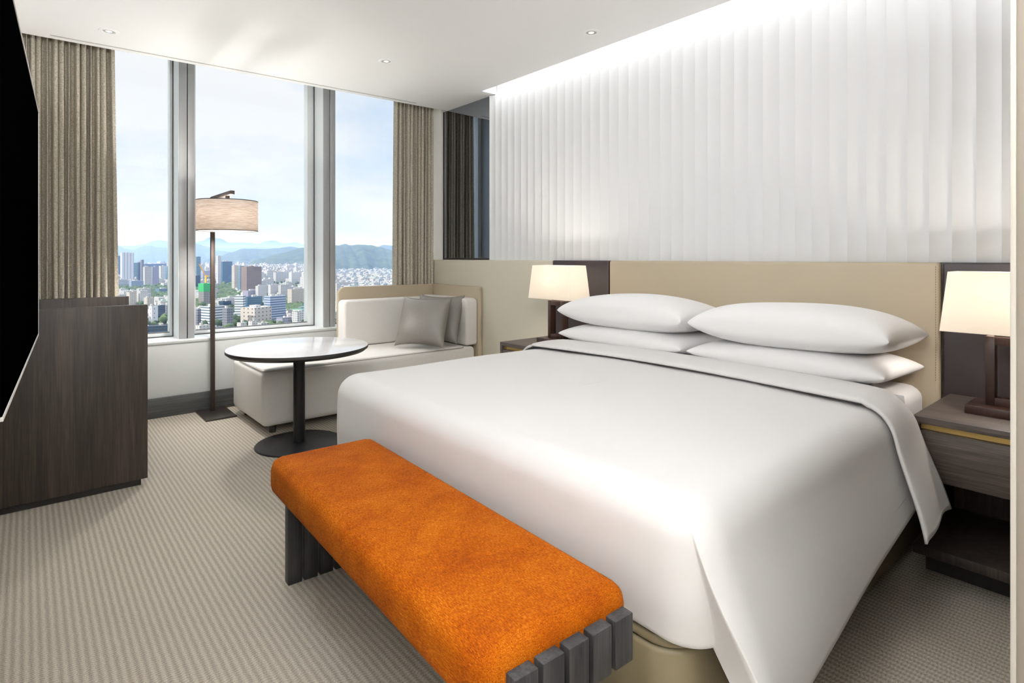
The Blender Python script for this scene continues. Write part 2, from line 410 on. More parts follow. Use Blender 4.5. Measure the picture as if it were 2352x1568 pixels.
# window wall
struct(ob('wall_window', 'sillwhite', [(LX, RX, WY, 5.36, 0, 0.545), (LX, RX, WY - 0.006, 5.36, 0.545, 0.565)], bev=0.002), 'white low wall under the windows')
struct(ob('baseboard_window', 'woodx', [(LX, RX, WY - 0.016, WY, 0, 0.149)], bev=0.002), 'dark wood baseboard under the windows')
MU = [(-0.245, -0.135), (0.908, 1.016), (2.059, 2.172), (3.21, 3.32)]
for i, (a, b) in enumerate(MU):
    if a < 0 or a > 3: continue
    mid = a + 0.535 * (b - a)
    t_ = struct(ob('trim_%d' % (8 + i), 'alu', [(a, mid - 0.003, 5.06, 5.30, 0.565, 2.86)], bev=0.002), 'grey aluminium window mullion')
    ob('frame_half', 'alu', [(mid + 0.003, b, 5.06, 5.30, 0.565, 2.86)], t_, bev=0.002)
    ob('joint', 'gasket', [(mid - 0.003, mid + 0.003, 5.075, 5.30, 0.565, 2.86)], t_, bev=0)
    ob('pale_side', 'alu_light', [(a - 0.003, a, 5.064, 5.268, 0.565, 2.86)], t_, bev=0)  # thin paler sheet on the left side of the mullion
for i in range(3):
    a, b = MU[i][1], MU[i + 1][0]
    a = max(a, -0.135) ; b_ = min(b, 3.2)
    fw_r = 0.066 if i else 0.027
    fr = struct(ob('window_%d' % (i + 1), 'alu_light', [(a, a + 0.05, 5.27, 5.36, 0.565, 2.86), (b_ - fw_r, b_ - 0.004, 5.27, 5.36, 0.565, 2.86), (a + 0.05, b_ - fw_r, 5.27, 5.36, 0.565, 0.598)], bev=0.002), ('left window', 'middle window behind the floor lamp', 'right window behind the chaise')[i])
    ob('gasket', 'gasket', [(b_ - 0.008, b_ - 0.001, 5.262, 5.27, 0.565, 2.86), (a, b_, 5.262, 5.27, 0.5655, 0.571), (a + 0.05, b_ - fw_r, 5.272, 5.33, 0.598, 0.601)], fr, bev=0)
    ob('glass', 'glass', [(a + 0.045, b_ - fw_r + 0.004, 5.31, 5.318, 0.59, 2.86)], fr, bev=0)
struct(ob('wall_window', 'wall', [(LX - 0.15, -0.135, 5.3, 5.4, 0, 2.9)], bev=0))

# smoked mirror in a dark frame on the right wall by the curtain
mr = thing('smoked_wall_mirror', 'tall narrow smoked mirror in dark frame beside the fluted white wall', 'mirror', (RX, 4.28, 1.18))
def local(p, o):
    o.location = -Vector(p.location); return o
local(mr, ob('glass', 'mirror', [(RX - 0.004, RX + 0.012, 3.925, 4.655, 1.195, CEIL)], mr, bev=0))
local(mr, ob('frame', 'bronzedark', [(RX - 0.010, RX + 0.012, 3.912, 3.925, 1.18, CEIL), (RX - 0.010, RX + 0.012, 3.925, 4.668, 1.18, 1.195), (RX - 0.010, RX + 0.012, 4.655, 4.668, 1.195, CEIL)], mr, bev=0.001))
struct(ob('trim_12', 'wall', [(RX - 0.03, RX + 0.015, 4.668, 5.36, 1.178, 2.86)], bev=0), 'white wall strip behind the right curtain')

# wall panelling below: beige, dark, headboard, dark
struct(ob('wainscot_panel', 'beige_wall', [(RX - 0.045, RX + 0.015, 3.115, 4.965, 0.0, 1.178)], bev=0.012, seg=4), 'beige upholstered wall panel behind the chaise')
bpy.data.objects['wainscot_panel'].name = 'trim_13'
def wallpanel(name, label, cat, m, y0, y1, x, bev=0.01):
    o = ob(name, m, [(x, RX - 0.007, y0, y1, 0.0, 1.178)], bev=bev, seg=4); return tag(o, label, cat)
wallpanel('lamp_back_panel', 'dark brown lacquered panel behind the table lamp nearer the window', 'wall panel', 'darkpanel', 2.558, 3.105, 3.045)
wallpanel('lamp_back_panel', 'dark brown lacquered panel behind the table lamp at the right edge', 'wall panel', 'darkpanel', 0.155, 0.682, 3.045)
hb = wallpanel('headboard', 'wide beige leather headboard panel behind the pillows', 'headboard', 'beige', 0.69, 2.545, 3.035, 0.016)
bm = bmesh.new()
z = 0.66
while z < 1.16: box(bm, 3.0335, 3.0352, 0.703, 0.705, z, z + 0.006); z += 0.011
finish(bm, 'stitching', 'khaki', hb, smooth=0)

# ------------------------------------------------------------------ curtains
def curtain(xa, xb, y0, nf, label, seed, flare, amp=0.030, grp=None, edge=1):
    rnd = random.Random(seed)
    ph = [0]
    for i in range(nf * 2): ph.append(ph[-1] + rnd.uniform(0.65, 1.35))
    tot = ph[-1]
    am = [rnd.uniform(0.75, 1.15) for _ in ph]
    def fn(u, v):
        q = u * tot
        k = 0
        while k < len(ph) - 2 and q > ph[k + 1]: k += 1
        f = (q - ph[k]) / (ph[k + 1] - ph[k])
        yy = math.cos(math.pi * f) * (1 if k % 2 == 0 else -1)
        yy = math.copysign(abs(yy) ** 0.75, yy)
        a = am[k] * (1 - f) + am[min(k + 1, len(am) - 1)] * f
        z = 0.02 + v * 2.76
        low = (1 - v)
        x = xa + (xb - xa) * u + 0.006 * math.sin(q * 1.7 + z * 1.1) * low + 0.022 * math.sin(math.pi * f * 1) * math.sin(2.1 * k) * (0.35 + low * 0.5)
        if edge > 0: x += flare * sst(0.8, 1.0, u) * low
        else: x -= flare * sst(0.2, 0.0, u) * low
        return (x, y0 + amp * a * yy * (0.75 + 0.25 * low) + 0.012 * math.sin(3.1 * u + 2 * v), z)
    bm = bmesh.new(); gridmesh(bm, fn, nf * 2 * 9, 26)
    o = finish(bm, 'curtain', 'curtain', smooth=180); solid(o, 0.004, 0)
    return tag(o, label, 'curtain', grp)
curtain(-0.085, 0.475, 4.85, 15, 'wide greige pleated curtain behind the dark wood console', 3, 0.035, grp='curtains at the window ends')
curtain(2.64, 3.055, 4.79, 11, 'narrow greige pleated curtain behind the chaise by the smoked mirror', 8, 0.03, amp=0.027, grp='curtains at the window ends', edge=-1)

# ------------------------------------------------------------------ downlights
def downlight(x, y, label, lit=True):
    t = thing('ceiling_downlight', label, 'ceiling light', (x, y, CEIL), 'recessed ceiling downlights')
    bm = bmesh.new(); lathe(bm, 0, 0, [(0.034, 0.0), (0.036, -0.004), (0.052, -0.003), (0.055, 0.0), (0.055, 0.004), (0.034, 0.004), (0.034, 0.0)], 48)
    finish(bm, 'rim', 'ceiling', t)
    bm = bmesh.new(); lathe(bm, 0, 0, [(0.0, -0.0008), (0.020, -0.0008), (0.033, -0.0004), (0.033, 0.004), (0, 0.004)], 32)
    finish(bm, 'lens', 'groove', t)
    bm = bmesh.new(); lathe(bm, 0, 0, [(0.0, -0.0025), (0.015, -0.0025), (0.018, -0.001)], 32)
    finish(bm, 'lamp', 'led', t)
    l = light('downlight_or_fill', 'SPOT', (x, y, CEIL - 0.01), SPOT_W, (1, 0.975, 0.94), spot_size=R_(125), spot_blend=1.0, shadow_soft_size=0.09)
for (px, py), lb in zip(DOWN, ('small round white downlight in the ceiling above the bed and chaise', 'small round white downlight nearest the fluted wall', 'small round white downlight near the left curtain')):
    p = atz(px, py, CEIL); downlight(p.x, p.y, lb)
for x, y in FILL_SPOTS:  # unseen fill spots added behind the camera, without fittings
    light('downlight_or_fill', 'SPOT', (x, y, CEIL - 0.01), SPOT_W, (1, 0.975, 0.94), spot_size=R_(125), spot_blend=1.0, shadow_soft_size=0.12)

# ------------------------------------------------------------------ television
tv = thing('television', 'large black flat television on the left wall above the console', 'television', (-0.01, 1.78, 1.31))
tv.rotation_euler = (0, 0, R_(-2.75))
H2, W2 = 0.361, 0.61
ob('screen', 'screen', [(-0.012, 0.012, -W2, W2, -H2 + 0.004, H2 - 0.004)], tv, bev=0.002)
ob('rim', 'bezel', [(-0.03, 0.0135, -W2, W2, H2 - 0.007, H2), (-0.03, 0.0135, -W2, W2, -H2, -H2 + 0.007), (-0.03, 0.0135, W2, W2 + 0.004, -H2, H2)], tv, bev=0.0005)
ob('rear_housing', 'black', [(-0.05, -0.012, -W2 * 0.6, W2 * 0.6, -H2 * 0.7, H2 * 0.6)], tv, bev=0.01)
ob('wall_bracket', 'black', [(-0.066, -0.05, -0.2, 0.2, -0.15, 0.15)], tv, bev=0.003)

# ------------------------------------------------------------------ console of dark wood panels
cs = thing('dark_wood_console', 'tall dark wood console with two upright end panels beside the window', 'console', (0.2, 4.1, 0))
def L_(o): return local(cs, o)
L_(ob('end_panel', 'wood', [(LX + 0.006, 0.493, 3.555, 3.60, 0.034, 0.95)], cs, bev=0.0015))
L_(ob('end_panel', 'wood', [(LX + 0.006, 0.533, 4.62, 4.66, 0.034, 0.937)], cs, bev=0.0015))
L_(ob('worktop', 'wood', [(LX + 0.006, 0.48, 3.60, 4.62, 0.72, 0.76)], cs, bev=0.002))
L_(ob('cabinet_body', 'wood', [(LX + 0.006, 0.44, 3.60, 4.62, 0.08, 0.72)], cs, bev=0.002))
L_(ob('plinth', 'darkedge', [(LX + 0.006, 0.465, 3.57, 4.60, 0.0, 0.08)], cs, bev=0.001))

# ------------------------------------------------------------------ floor lamp
fl = thing('floor_lamp', 'slim brown floor lamp with round linen drum shade by the middle window', 'floor lamp', (1.107, 4.79, 0))
ob('base', 'bronzedark', [(-0.105, 0.107, -0.17, 0.17, 0.0, 0.012)], fl, bev=0.002)
ob('pole', 'bronze', [(-0.0145, 0.0145, 0.085, 0.114, 0.012, 1.668)], fl, bev=0.0015)
ob('arm', 'bronze', [(-0.0145, 0.0145, -0.46, 0.085, 1.643, 1.670)], fl, bev=0.0015)
ob('stem', 'bronze', [(-0.012, 0.012, -0.342, -0.318, 1.50, 1.645)], fl, bev=0.001)
bm = bmesh.new(); lathe(bm, 0, -0.33, [(0.2, 1.39), (0.2, 1.605)], 72)
sh = finish(bm, 'lamp_shade', 'shade_floor', fl, smooth=180); solid(sh, 0.002, 0)
for zz in (1.388, 1.602):
    bm = bmesh.new(); lathe(bm, 0, -0.33, [(0.1985, zz), (0.2025, zz), (0.2025, zz + 0.005), (0.1985, zz + 0.005), (0.1985, zz)], 72)
    finish(bm, 'trim_ring', 'bronzedark', sh)
bm = bmesh.new(); bmesh.ops.create_icosphere(bm, subdivisions=3, radius=0.035, matrix=Matrix.Translation((0, -0.33, 1.475)))
finish(bm, 'bulb', 'bulb', fl)
light('floor_lamp_light', 'POINT', (1.107, 4.46, 1.48), 105, (1, 0.95, 0.90), shadow_soft_size=0.045)

# ------------------------------------------------------------------ round table
TC = (1.345, 3.70)
tb = thing('round_table', 'round white topped table on black pedestal before the chaise', 'table', (TC[0], TC[1], 0))
bm = bmesh.new(); lathe(bm, 0, 0, [(0, 0.628), (0.425, 0.628), (0.430, 0.6265), (0.430, 0.6255)], 96); finish(bm, 'tabletop', 'top', tb, smooth=40)
bm = bmesh.new(); lathe(bm, 0, 0, [(0.430, 0.6262), (0.4315, 0.625), (0.4315, 0.610), (0.412, 0.594), (0, 0.594)], 96); finish(bm, 'edge_band', 'darkedge', tb, smooth=40)
bm = bmesh.new(); lathe(bm, 0, 0, [(0.036, 0.012), (0.036, 0.598)], 48); finish(bm, 'column', 'black', tb, smooth=180)
bm = bmesh.new(); lathe(bm, 0, 0, [(0, 0.018), (0.05, 0.018), (0.262, 0.010), (0.266, 0.006), (0.266, 0.0), (0, 0)], 96); finish(bm, 'base', 'black', tb, smooth=40)

# ------------------------------------------------------------------ chaise
ch = thing('chaise_sofa', 'cream chaise with beige backrest and right arm under the window', 'sofa', (2.1, 4.4, 0))
def K_(o): return local(ch, o)
SX0, SX1, SY0, SY1 = 1.205, 3.0, 3.985, 4.72
def softbox(name, m, x0, x1, y0, y1, z0, z1, r, parent, puff=0.0, seg=5):
    bm = bmesh.new(); box(bm, x0, x1, y0, y1, z0, z1, bev=r, seg=seg)
    return finish(bm, name, m, parent, smooth=60)
base = K_(softbox('seat', 'sofa', SX0, SX1 - 0.02, SY0, SY1, 0.055, 0.432, 0.042, ch))
bm = bmesh.new(); box(bm, SX0 + 0.022, SX1 - 0.13, SY0 + 0.02, SY1 - 0.12, 0.40, 0.441, bev=0.018, seg=4)
sp = finish(bm, 'seat_top', 'sofa', ch, smooth=60); K_(sp)
# piping around the seat top
def tube(bm, pts, r, n=8, closed=False):
    rings = []
    N = len(pts)
    for i, p in enumerate(pts):
        a = pts[(i - 1) % N] if (closed or i > 0) else p; b = pts[(i + 1) % N] if (closed or i < N - 1) else p
        d = (Vector(b) - Vector(a)).normalized()
        s = d.cross(Vector((0, 0, 1)))
        if s.length < 1e-4: s = Vector((1, 0, 0))
        s.normalize(); q = s.cross(d)
        rings.append([bm.verts.new(Vector(p) + r * (s * math.cos(2 * math.pi * k / n) + q * math.sin(2 * math.pi * k / n))) for k in range(n)])
    for i in range(N if closed else N - 1):
        a, b = rings[i], rings[(i + 1) % N]
        for k in range(n): bm.faces.new((a[k], a[(k + 1) % n], b[(k + 1) % n], b[k]))
def rrect(x0, x1, y0, y1, r, z, n=8):
    pts = []
    for cx, cy, a0 in ((x1 - r, y1 - r, 0), (x0 + r, y1 - r, 90), (x0 + r, y0 + r, 180), (x1 - r, y0 + r, 270)):
        for k in range(n + 1):
            a = R_(a0 + 90 * k / n); pts.append((cx + r * math.cos(a), cy + r * math.sin(a), z))
    return pts
bm = bmesh.new(); tube(bm, rrect(SX0 + 0.012, SX1 - 0.12, SY0 + 0.012, SY1 - 0.11, 0.05, 0.4295), 0.0035, 8, True)
pp = finish(bm, 'piping', 'pipe', sp, smooth=180)
for x, y in ((SX0 + 0.09, SY0 + 0.08), (SX0 + 0.09, SY1 - 0.08), (SX1 - 0.1, SY0 + 0.08), (SX1 - 0.1, SY1 - 0.08)):
    bm = bmesh.new(); cyl(bm, x, y, 0.0, 0.058, 0.022, 0.026, 24); K_(finish(bm, 'leg', 'darkedge', ch))
# backrest: inner cushion and outer leather shell, arm the same
BX0 = 2.052
def profile_prism(bm, outline, axis, a0, a1, bev=0.012, seg=3):
    b = bmesh.new()
    def P(u, v, a): return (u, a, v) if axis == 'Y' else (a, u, v)
    A = [b.verts.new(P(u, v, a0)) for u, v in outline]; B = [b.verts.new(P(u, v, a1)) for u, v in outline]
    b.faces.new(A[::-1]); b.faces.new(B)
    for i in range(len(outline)):
        j = (i + 1) % len(outline); b.faces.new((A[i], A[j], B[j], B[i]))
    bmesh.ops.recalc_face_normals(b, faces=b.faces)
    if bev:
        ed = [e for e in b.edges if len(e.link_faces) == 2 and e.calc_face_angle(0) > R_(50)]
        bmesh.ops.bevel(b, geom=ed, offset=bev, segments=seg, profile=0.5, affect='EDGES', clamp_overlap=True)
    me = bpy.data.meshes.new('tmp'); b.to_mesh(me); b.free(); bm.from_mesh(me); bpy.data.meshes.remove(me)
def corner(cx, cy, r, a0, a1, n=6):
    return [(cx + r * math.cos(R_(a0 + (a1 - a0) * k / n)), cy + r * math.sin(R_(a0 + (a1 - a0) * k / n))) for k in range(n + 1)]
bm = bmesh.new()
profile_prism(bm, [(BX0, 0.06)] + corner(BX0 + 0.07, 0.945 - 0.07, 0.07, 180, 90) + [(3.05, 0.945), (3.05, 0.06)], 'Y', 4.725, 4.765, 0.010)
K_(finish(bm, 'backrest_shell', 'beige', ch, smooth=50))
bm = bmesh.new()
profile_prism(bm, [(SY0 + 0.0, 0.06)] + corner(SY0 + 0.02, 0.945 - 0.02, 0.02, 180, 90, 4) + [(4.725, 0.945), (4.725, 0.06)], 'X', 3.01, 3.05, 0.010)
K_(finish(bm, 'arm_shell', 'beige', ch, smooth=50))
bm = bmesh.new()
profile_prism(bm, [(2.045, 0.44)] + corner(2.082, 0.835 - 0.035, 0.035, 180, 90) + [(2.93, 0.835), (2.93, 0.44)], 'Y', 4.585, 4.725, 0.022, 4)
K_(finish(bm, 'back_cushion', 'sofa', ch, smooth=60))
bm = bmesh.new()
profile_prism(bm, [(SY0 + 0.012, 0.44)] + corner(SY0 + 0.06, 0.845 - 0.05, 0.05, 180, 90) + [(4.72, 0.845), (4.72, 0.44)], 'X', 2.885, 3.01, 0.022, 4)
K_(finish(bm, 'arm_cushion', 'sofa', ch, smooth=60))

# ------------------------------------------------------------------ soft pillows
def pillow_mesh(w, d, h, n=28, pinch=0.10, pw=0.42, sag=0.0, seed=0, ears=1.0, boxy=0.5):
    rnd = random.Random(seed); p1, p2, p3 = [rnd.uniform(0, 6) for _ in range(3)]
    bm = bmesh.new()
    def pos(i, j, s):
        a = -1 + 2 * i / n; b = -1 + 2 * j / n
        # denser near the rim
        a = math.sin(a * math.pi / 2); b = math.sin(b * math.pi / 2)
        x = w / 2 * a * (1 - pinch * (1 - b * b) * 0.0 - pinch * 0.55 * (1 - abs(b) ** 2.5) * abs(a) ** 3)
        y = d / 2 * b * (1 - pinch * (1 - abs(a) ** 2.5) * abs(b) ** 3)
        t = max(0.0, (1 - abs(a) ** 2.4)) ** pw * max(0.0, (1 - abs(b) ** 2.4)) ** (pw + 0.05)
        wr = 1 + 0.05 * math.sin(a * 3 + p1) * math.cos(b * 2.3 + p2)
        z = s * h / 2 * t * wr
        if s < 0: z *= 0.8
        z -= sag * (a * a) * 0.3
        return (x, y, z)
    top = [[bm.verts.new(pos(i, j, 1)) for j in range(n + 1)] for i in range(n + 1)]
    bot = [[top[i][j] if i in (0, n) or j in (0, n) else bm.verts.new(pos(i, j, -1)) for j in range(n + 1)] for i in range(n + 1)]
    for i in range(n):
        for j in range(n):
            bm.faces.new((top[i][j], top[i + 1][j], top[i + 1][j + 1], top[i][j + 1]))
            try: bm.faces.new((bot[i][j], bot[i][j + 1], bot[i + 1][j + 1], bot[i + 1][j]))
            except ValueError: pass
    return bm
def pillow(name, m, size, loc, rot, label, cat, grp, **k):
    o = finish(pillow_mesh(*size, **k), name, m, smooth=180); subs(o, 1)
    o.location = loc; o.rotation_euler = rot
    return tag(o, label, cat, grp)
pillow('throw_cushion', 'cushion', (0.45, 0.44, 0.15), (2.54, 4.13, 0.664), (R_(66), 0, R_(-58)), 'front grey satin square cushion on the chaise, left of the two', 'cushion', 'grey cushions on the chaise', pinch=0.12)
pillow('throw_cushion', 'cushion', (0.44, 0.44, 0.14), (2.745, 4.22, 0.668), (R_(68), 0, R_(-60)), 'grey satin square cushion leaning on the chaise arm behind the other', 'cushion', 'grey cushions on the chaise', pinch=0.12, seed=4)

# ------------------------------------------------------------------ bed
bd = thing('bed', 'king bed with khaki leather base and white sheeted mattress', 'bed', (2.0, 1.6, 0))
def D_(o): return local(bd, o)
BY0, BY1 = 0.715, 2.49
def rr_prism(x0, x1, y0, y1, r, z0, z1, bev, name, m, par):
    bm = bmesh.new(); prism(bm, [p[:2] for p in rrect(x0, x1, y0, y1, r, 0, 10)], z0, z1)
    bmesh.ops.recalc_face_normals(bm, faces=bm.faces)
    ed = [e for e in bm.edges if len(e.link_faces) == 2 and e.calc_face_angle(0) > R_(60)]
    bmesh.ops.bevel(bm, geom=ed, offset=bev, segments=4, profile=0.5, affect='EDGES')
    return finish(bm, name, m, par, smooth=50)
D_(rr_prism(1.085, 3.03, BY0, BY1, 0.09, 0.03, 0.315, 0.012, 'base', 'khaki', bd))
D_(rr_prism(1.085, 3.03, BY0 - 0.003, BY1 + 0.003, 0.09, 0.318, 0.345, 0.010, 'base_rim', 'khaki', bd))
D_(ob('plinth', 'darkedge', [(1.16, 3.0, BY0 + 0.06, BY1 - 0.06, 0, 0.03)], bd, bev=0))
D_(rr_prism(1.14, 3.03, BY0 + 0.015, BY1 - 0.015, 0.10, 0.345, 0.640, 0.05, 'mattress', 'linen', bd))

# duvet: one continuous cloth draped over foot and both sides
DX0, DX1, DY0, DY1 = 1.075, 2.50, 0.655, 2.535
ZT, RR, CR = 0.668, 0.085, 0.10
HR = 0.03
PA = DX1 - HR - (DX0 + CR); PB = CR * math.pi / 2; PCc = (DY1 - DY0) - 2 * CR
PH = HR * math.pi / 2; PE = (DY1 - DY0) - 2 * HR
FOOTEND = 2 * PA + 2 * PB + PCc
TOT = FOOTEND + 2 * PH + PE
def outline(p):
    """point and outward normal of the rounded outline, closed, starting near the head on the near side"""
    if p < PA: return (DX1 - HR - p, DY0, 0, -1)
    p -= PA
    if p < PB: t = p / CR; return (DX0 + CR - CR * math.sin(t), DY0 + CR - CR * math.cos(t), -math.sin(t), -math.cos(t))
    p -= PB
    if p < PCc: return (DX0, DY0 + CR + p, -1, 0)
    p -= PCc
    if p < PB: t = p / CR; return (DX0 + CR - CR * math.cos(t), DY1 - CR + CR * math.sin(t), -math.cos(t), math.sin(t))
    p -= PB
    if p < PA: return (DX0 + CR + p, DY1, 0, 1)
    p -= PA
    if p < PH: t = p / HR; return (DX1 - HR + HR * math.sin(t), DY1 - HR + HR * math.cos(t), math.sin(t), math.cos(t))
    p -= PH
    if p < PE: return (DX1, DY1 - HR - p, 1, 0)
    p -= PE
    t = p / HR; return (DX1 - HR + HR * math.cos(t), DY0 + HR - HR * math.sin(t), math.cos(t), -math.sin(t))
PN = PA + PB * 0.38                    # where the near corner flap ends
PF = PA + PB + PCc + PB * 0.62         # far one
ps = set()
q = 0.0
while q < TOT: ps.add(round(q, 4)); q += 0.025 if (q < PA - 0.05 or PA + PB + 0.03 < q < PA + PB + PCc - 0.03 or PA + 2 * PB + PCc + .05 < q < FOOTEND - 0.03 or FOOTEND + 0.1 < q < TOT - 0.1) else 0.008
for c0 in (PA + PB * .12, PA + PB + PCc + PB * .88, FOOTEND + PH * 0.5, FOOTEND + PH * 1.5 + PE):
    for k in range(-16, 17): ps.add(round(c0 + k * 0.0012, 4))
ps = sorted(ps)
def headw(p): return sst(FOOTEND + PH * 0.5 - 0.004, FOOTEND + PH * 0.5 + 0.004, p) * (1 - sst(FOOTEND + PH * 1.5 + PE - 0.004, FOOTEND + PH * 1.5 + PE + 0.004, p))
def pedge(dr):
    k = PB * (0.62 - 0.50 * sst(-0.05, 0.42, dr))
    return PA + k, PA + PB + PCc + PB - k
def flapw(p, dr=0.5):
    """1 on the long side drapes, 0 on the short foot drape"""
    a, b = pedge(dr)
    return max(1 - sst(a - 0.003, a + 0.003, p), sst(b - 0.003, b + 0.003, p))
def hem(p, X):
    f = flapw(p)
    side = 0.225 + 0.15 * (X - 1.38)
    side = min(side, 0.40)
    foot = 0.352 + 0.004 * math.sin(p * 9)
    h = side * f + foot * (1 - f)
    return h + (0.625 - h) * headw(p)
NV = 34
def crown(x, y):
    yy = (y - DY0) / (DY1 - DY0)
    return 0.020 * max(0, 1 - abs(2 * yy - 1) ** 2.2) * sst(DX0, DX0 + 0.5, x)
bm = bmesh.new(); cols = []
for p in ps:
    X, Y, nx, ny = outline(p)
    f = flapw(p); h = hem(p, X)
    rr = RR * (1 - 0.6 * headw(p))
    hw = 1 - headw(p)
    arc = rr * math.pi / 2; Ltot = arc + (ZT - rr - h)
    col = []
    e0 = pedge(0.5); e1 = pedge(0.0)
    X, Y, nx, ny = outline(p + (e1[0] - e0[0]) * sst(0.16, 0.02, abs(p - e0[0])) + (e1[1] - e0[1]) * sst(0.16, 0.02, abs(p - e0[1])))
    # top rings
    cxk, cyk = min(max(X, 1.65), 1.95), 1.585
    ex, ey = X - nx * rr, Y - ny * rr
    for k in range(12):
        s = 0.03 + 0.97 * (k / 12) ** 0.8
        x = cxk + (ex - cxk) * s; y = cyk + (ey - cyk) * s
        zz = ZT + crown(x, y) + 0.0025 * math.sin(x * 7 + y * 3) * (1 - s * 0.6) + 0.002 * math.sin(y * 9 - x * 4)
        col.append((x, y, zz))
    for k in range(NV + 1):
        a = Ltot * k / NV
        if a < arc: th = a / rr; lat = rr * math.sin(th) - rr; dr = rr * (1 - math.cos(th))
        else: lat = 0; dr = rr + (a - arc)
        dd = max(0, dr - 0.03)
        e0 = pedge(0.5); e1 = pedge(dr)
        w0, w1 = sst(0.16, 0.02, abs(p - e0[0])), sst(0.16, 0.02, abs(p - e0[1]))
        pp_ = p + (e1[0] - e0[0]) * w0 + (e1[1] - e0[1]) * w1
        X, Y, nx, ny = outline(pp_)
        d_edge = min(abs(pp_ - e1[0]), abs(pp_ - e1[1])); f = flapw(p, 0.5) * hw
        # near and far drapes swing outwards, gently waving
        flare = ((0.095 if Y < 1.5 else 0.035) * f + 0.0 * (1 - f)) * sst(0, 0.45, dr) + 0.012 * math.sin(p * 6.3 + 1) * dd * f
        # rounded belly of the foot drape, drawn in at the hem
        flare += (1 - f) * (0.012 * math.sin(min(1, dr / 0.32) * math.pi) - 0.004 * sst(0.22, 0.32, dr))
        # thick fold lip along the flap edge
        lip = f * math.exp(-d_edge / 0.10) * (0.030 * sst(0.06, 0.40, dr) + 0.012 * sst(0.03, 0.12, dr))
        off = lat + flare + lip
        sw = -f * 0.05 * sst(0.1, 0.55, dr) * math.exp(-d_edge / 0.22) * 0.5
        col.append((X + nx * off + sw * (1 if True else 0), Y + ny * off, ZT - dr + 0.0022 * math.sin(X * 7 + Y * 3) * max(0, 1 - dr / 0.1)))
    ox, oy, oz = col[-1]
    for a_, b_ in ((0.004, -0.003), (0.010, 0.0), (0.014, 0.008), (0.016, 0.06)): col.append((ox - nx * a_, oy - ny * a_, oz + b_))
    cols.append([bm.verts.new(v) for v in col])
for i in range(len(cols)):
    for j in range(len(cols[0]) - 1):
        i2 = (i + 1) % len(cols)
        try: bm.faces.new((cols[i][j], cols[i2][j], cols[i2][j + 1], cols[i][j + 1]))
        except ValueError: pass
bm.faces.new([c[0] for c in cols])
dv = finish(bm, 'duvet', 'linen', smooth=75)
tag(dv, 'smooth white duvet draped over the foot and sides of the bed', 'duvet')
# turned-down top sheet band
def band(u, v):
    # v: 0 crease edge (foot side) .. 1 head edge ; u: 0 near hem .. 1 far hem
    R2 = 0.098
    arc = R2 * math.pi / 2
    drop_n, drop_f = 0.375, 0.36
    wid = (DY1 - DY0) - 2 * (R2 - 0.012)
    tot = drop_n - R2 + arc + wid + arc + drop_f - R2
    s = u * tot
    n0 = drop_n - R2
    if s < n0: dr = drop_n - s; lat = 0; y = DY0 - 0.014; side = 1
    elif s < n0 + arc: th = (s - n0) / R2; dr = R2 * (1 - math.sin(th)); y = DY0 - 0.014 + R2 * (1 - math.cos(th)); side = 1
    elif s < n0 + arc + wid: dr = 0; y = DY0 - 0.014 + R2 + (s - n0 - arc) * 1.0; side = 0
    elif s < n0 + 2 * arc + wid: th = (s - n0 - arc - wid) / R2; dr = R2 * (1 - math.cos(th)); y = DY1 + 0.014 - R2 * (1 - math.sin(th)); side = -1
    else: dr = R2 + s - (n0 + 2 * arc + wid); y = DY1 + 0.014; side = -1
    k = sst(0.0, drop_n, dr)
    xa = 2.245 - 0.105 * dr / 0.37 + 0.006 * math.sin(y * 5)
    xb = 2.80 - 0.34 * (sst(0.30, 0.0, y - DY0) if side >= 0 else sst(0.30, 0.0, DY1 - y)) + 0.02 * sst(0, 0.3, dr)
    x = xa + (xb - xa) * v
    z = ZT + 0.020 - dr
    if dr < 0.001:
        z += crown(x, y) + 0.004
        z -= 0.028 * sst(2.46, 2.62, x)
    z += 0.006 * math.sin(v * math.pi) - (0.007 * (1 - v / 0.05) ** 2 if v < 0.05 else 0)
    y -= side * ((0.125 if side > 0 else 0.07) * sst(0.0, 0.45, dr) + 0.010 * math.sin(v * 5 + 0.5) * k)
    if u < 1e-6: z += 0.012 * math.sin(v * 3.0) + 0.0
    return (x, y, z)
bm = bmesh.new(); gridmesh(bm, band, 150, 26)
bn = finish(bm, 'turned_down_sheet', 'linen', dv, smooth=180); solid(bn, 0.009, 0)
bn['label'] = 'folded back white sheet band'
# pillows
GP = 'white pillows on the bed'
pillow('bed_pillow', 'pillow', (0.52, 0.86, 0.165), (2.745, 1.165, 0.728), (0, R_(2), 0), 'lower white pillow of the near stack, flattened under another', 'pillow', GP, seed=1, pinch=0.03, pw=0.36)
pillow('bed_pillow', 'pillow', (0.52, 0.86, 0.165), (2.745, 2.055, 0.728), (0, R_(2), 0), 'lower white pillow of the far stack by the window-side lamp', 'pillow', GP, seed=2, pinch=0.03, pw=0.36)
pillow('bed_pillow', 'pillow', (0.52, 0.86, 0.235), (2.725, 1.145, 0.872), (0, R_(2), R_(0)), 'plump white pillow on top of the near stack', 'pillow', GP, seed=5, pinch=0.035, pw=0.34)
pillow('bed_pillow', 'pillow', (0.52, 0.87, 0.235), (2.745, 2.06, 0.868), (0, R_(2), R_(0)), 'plump white pillow on top of the far stack', 'pillow', GP, seed=7, pinch=0.035, pw=0.34)

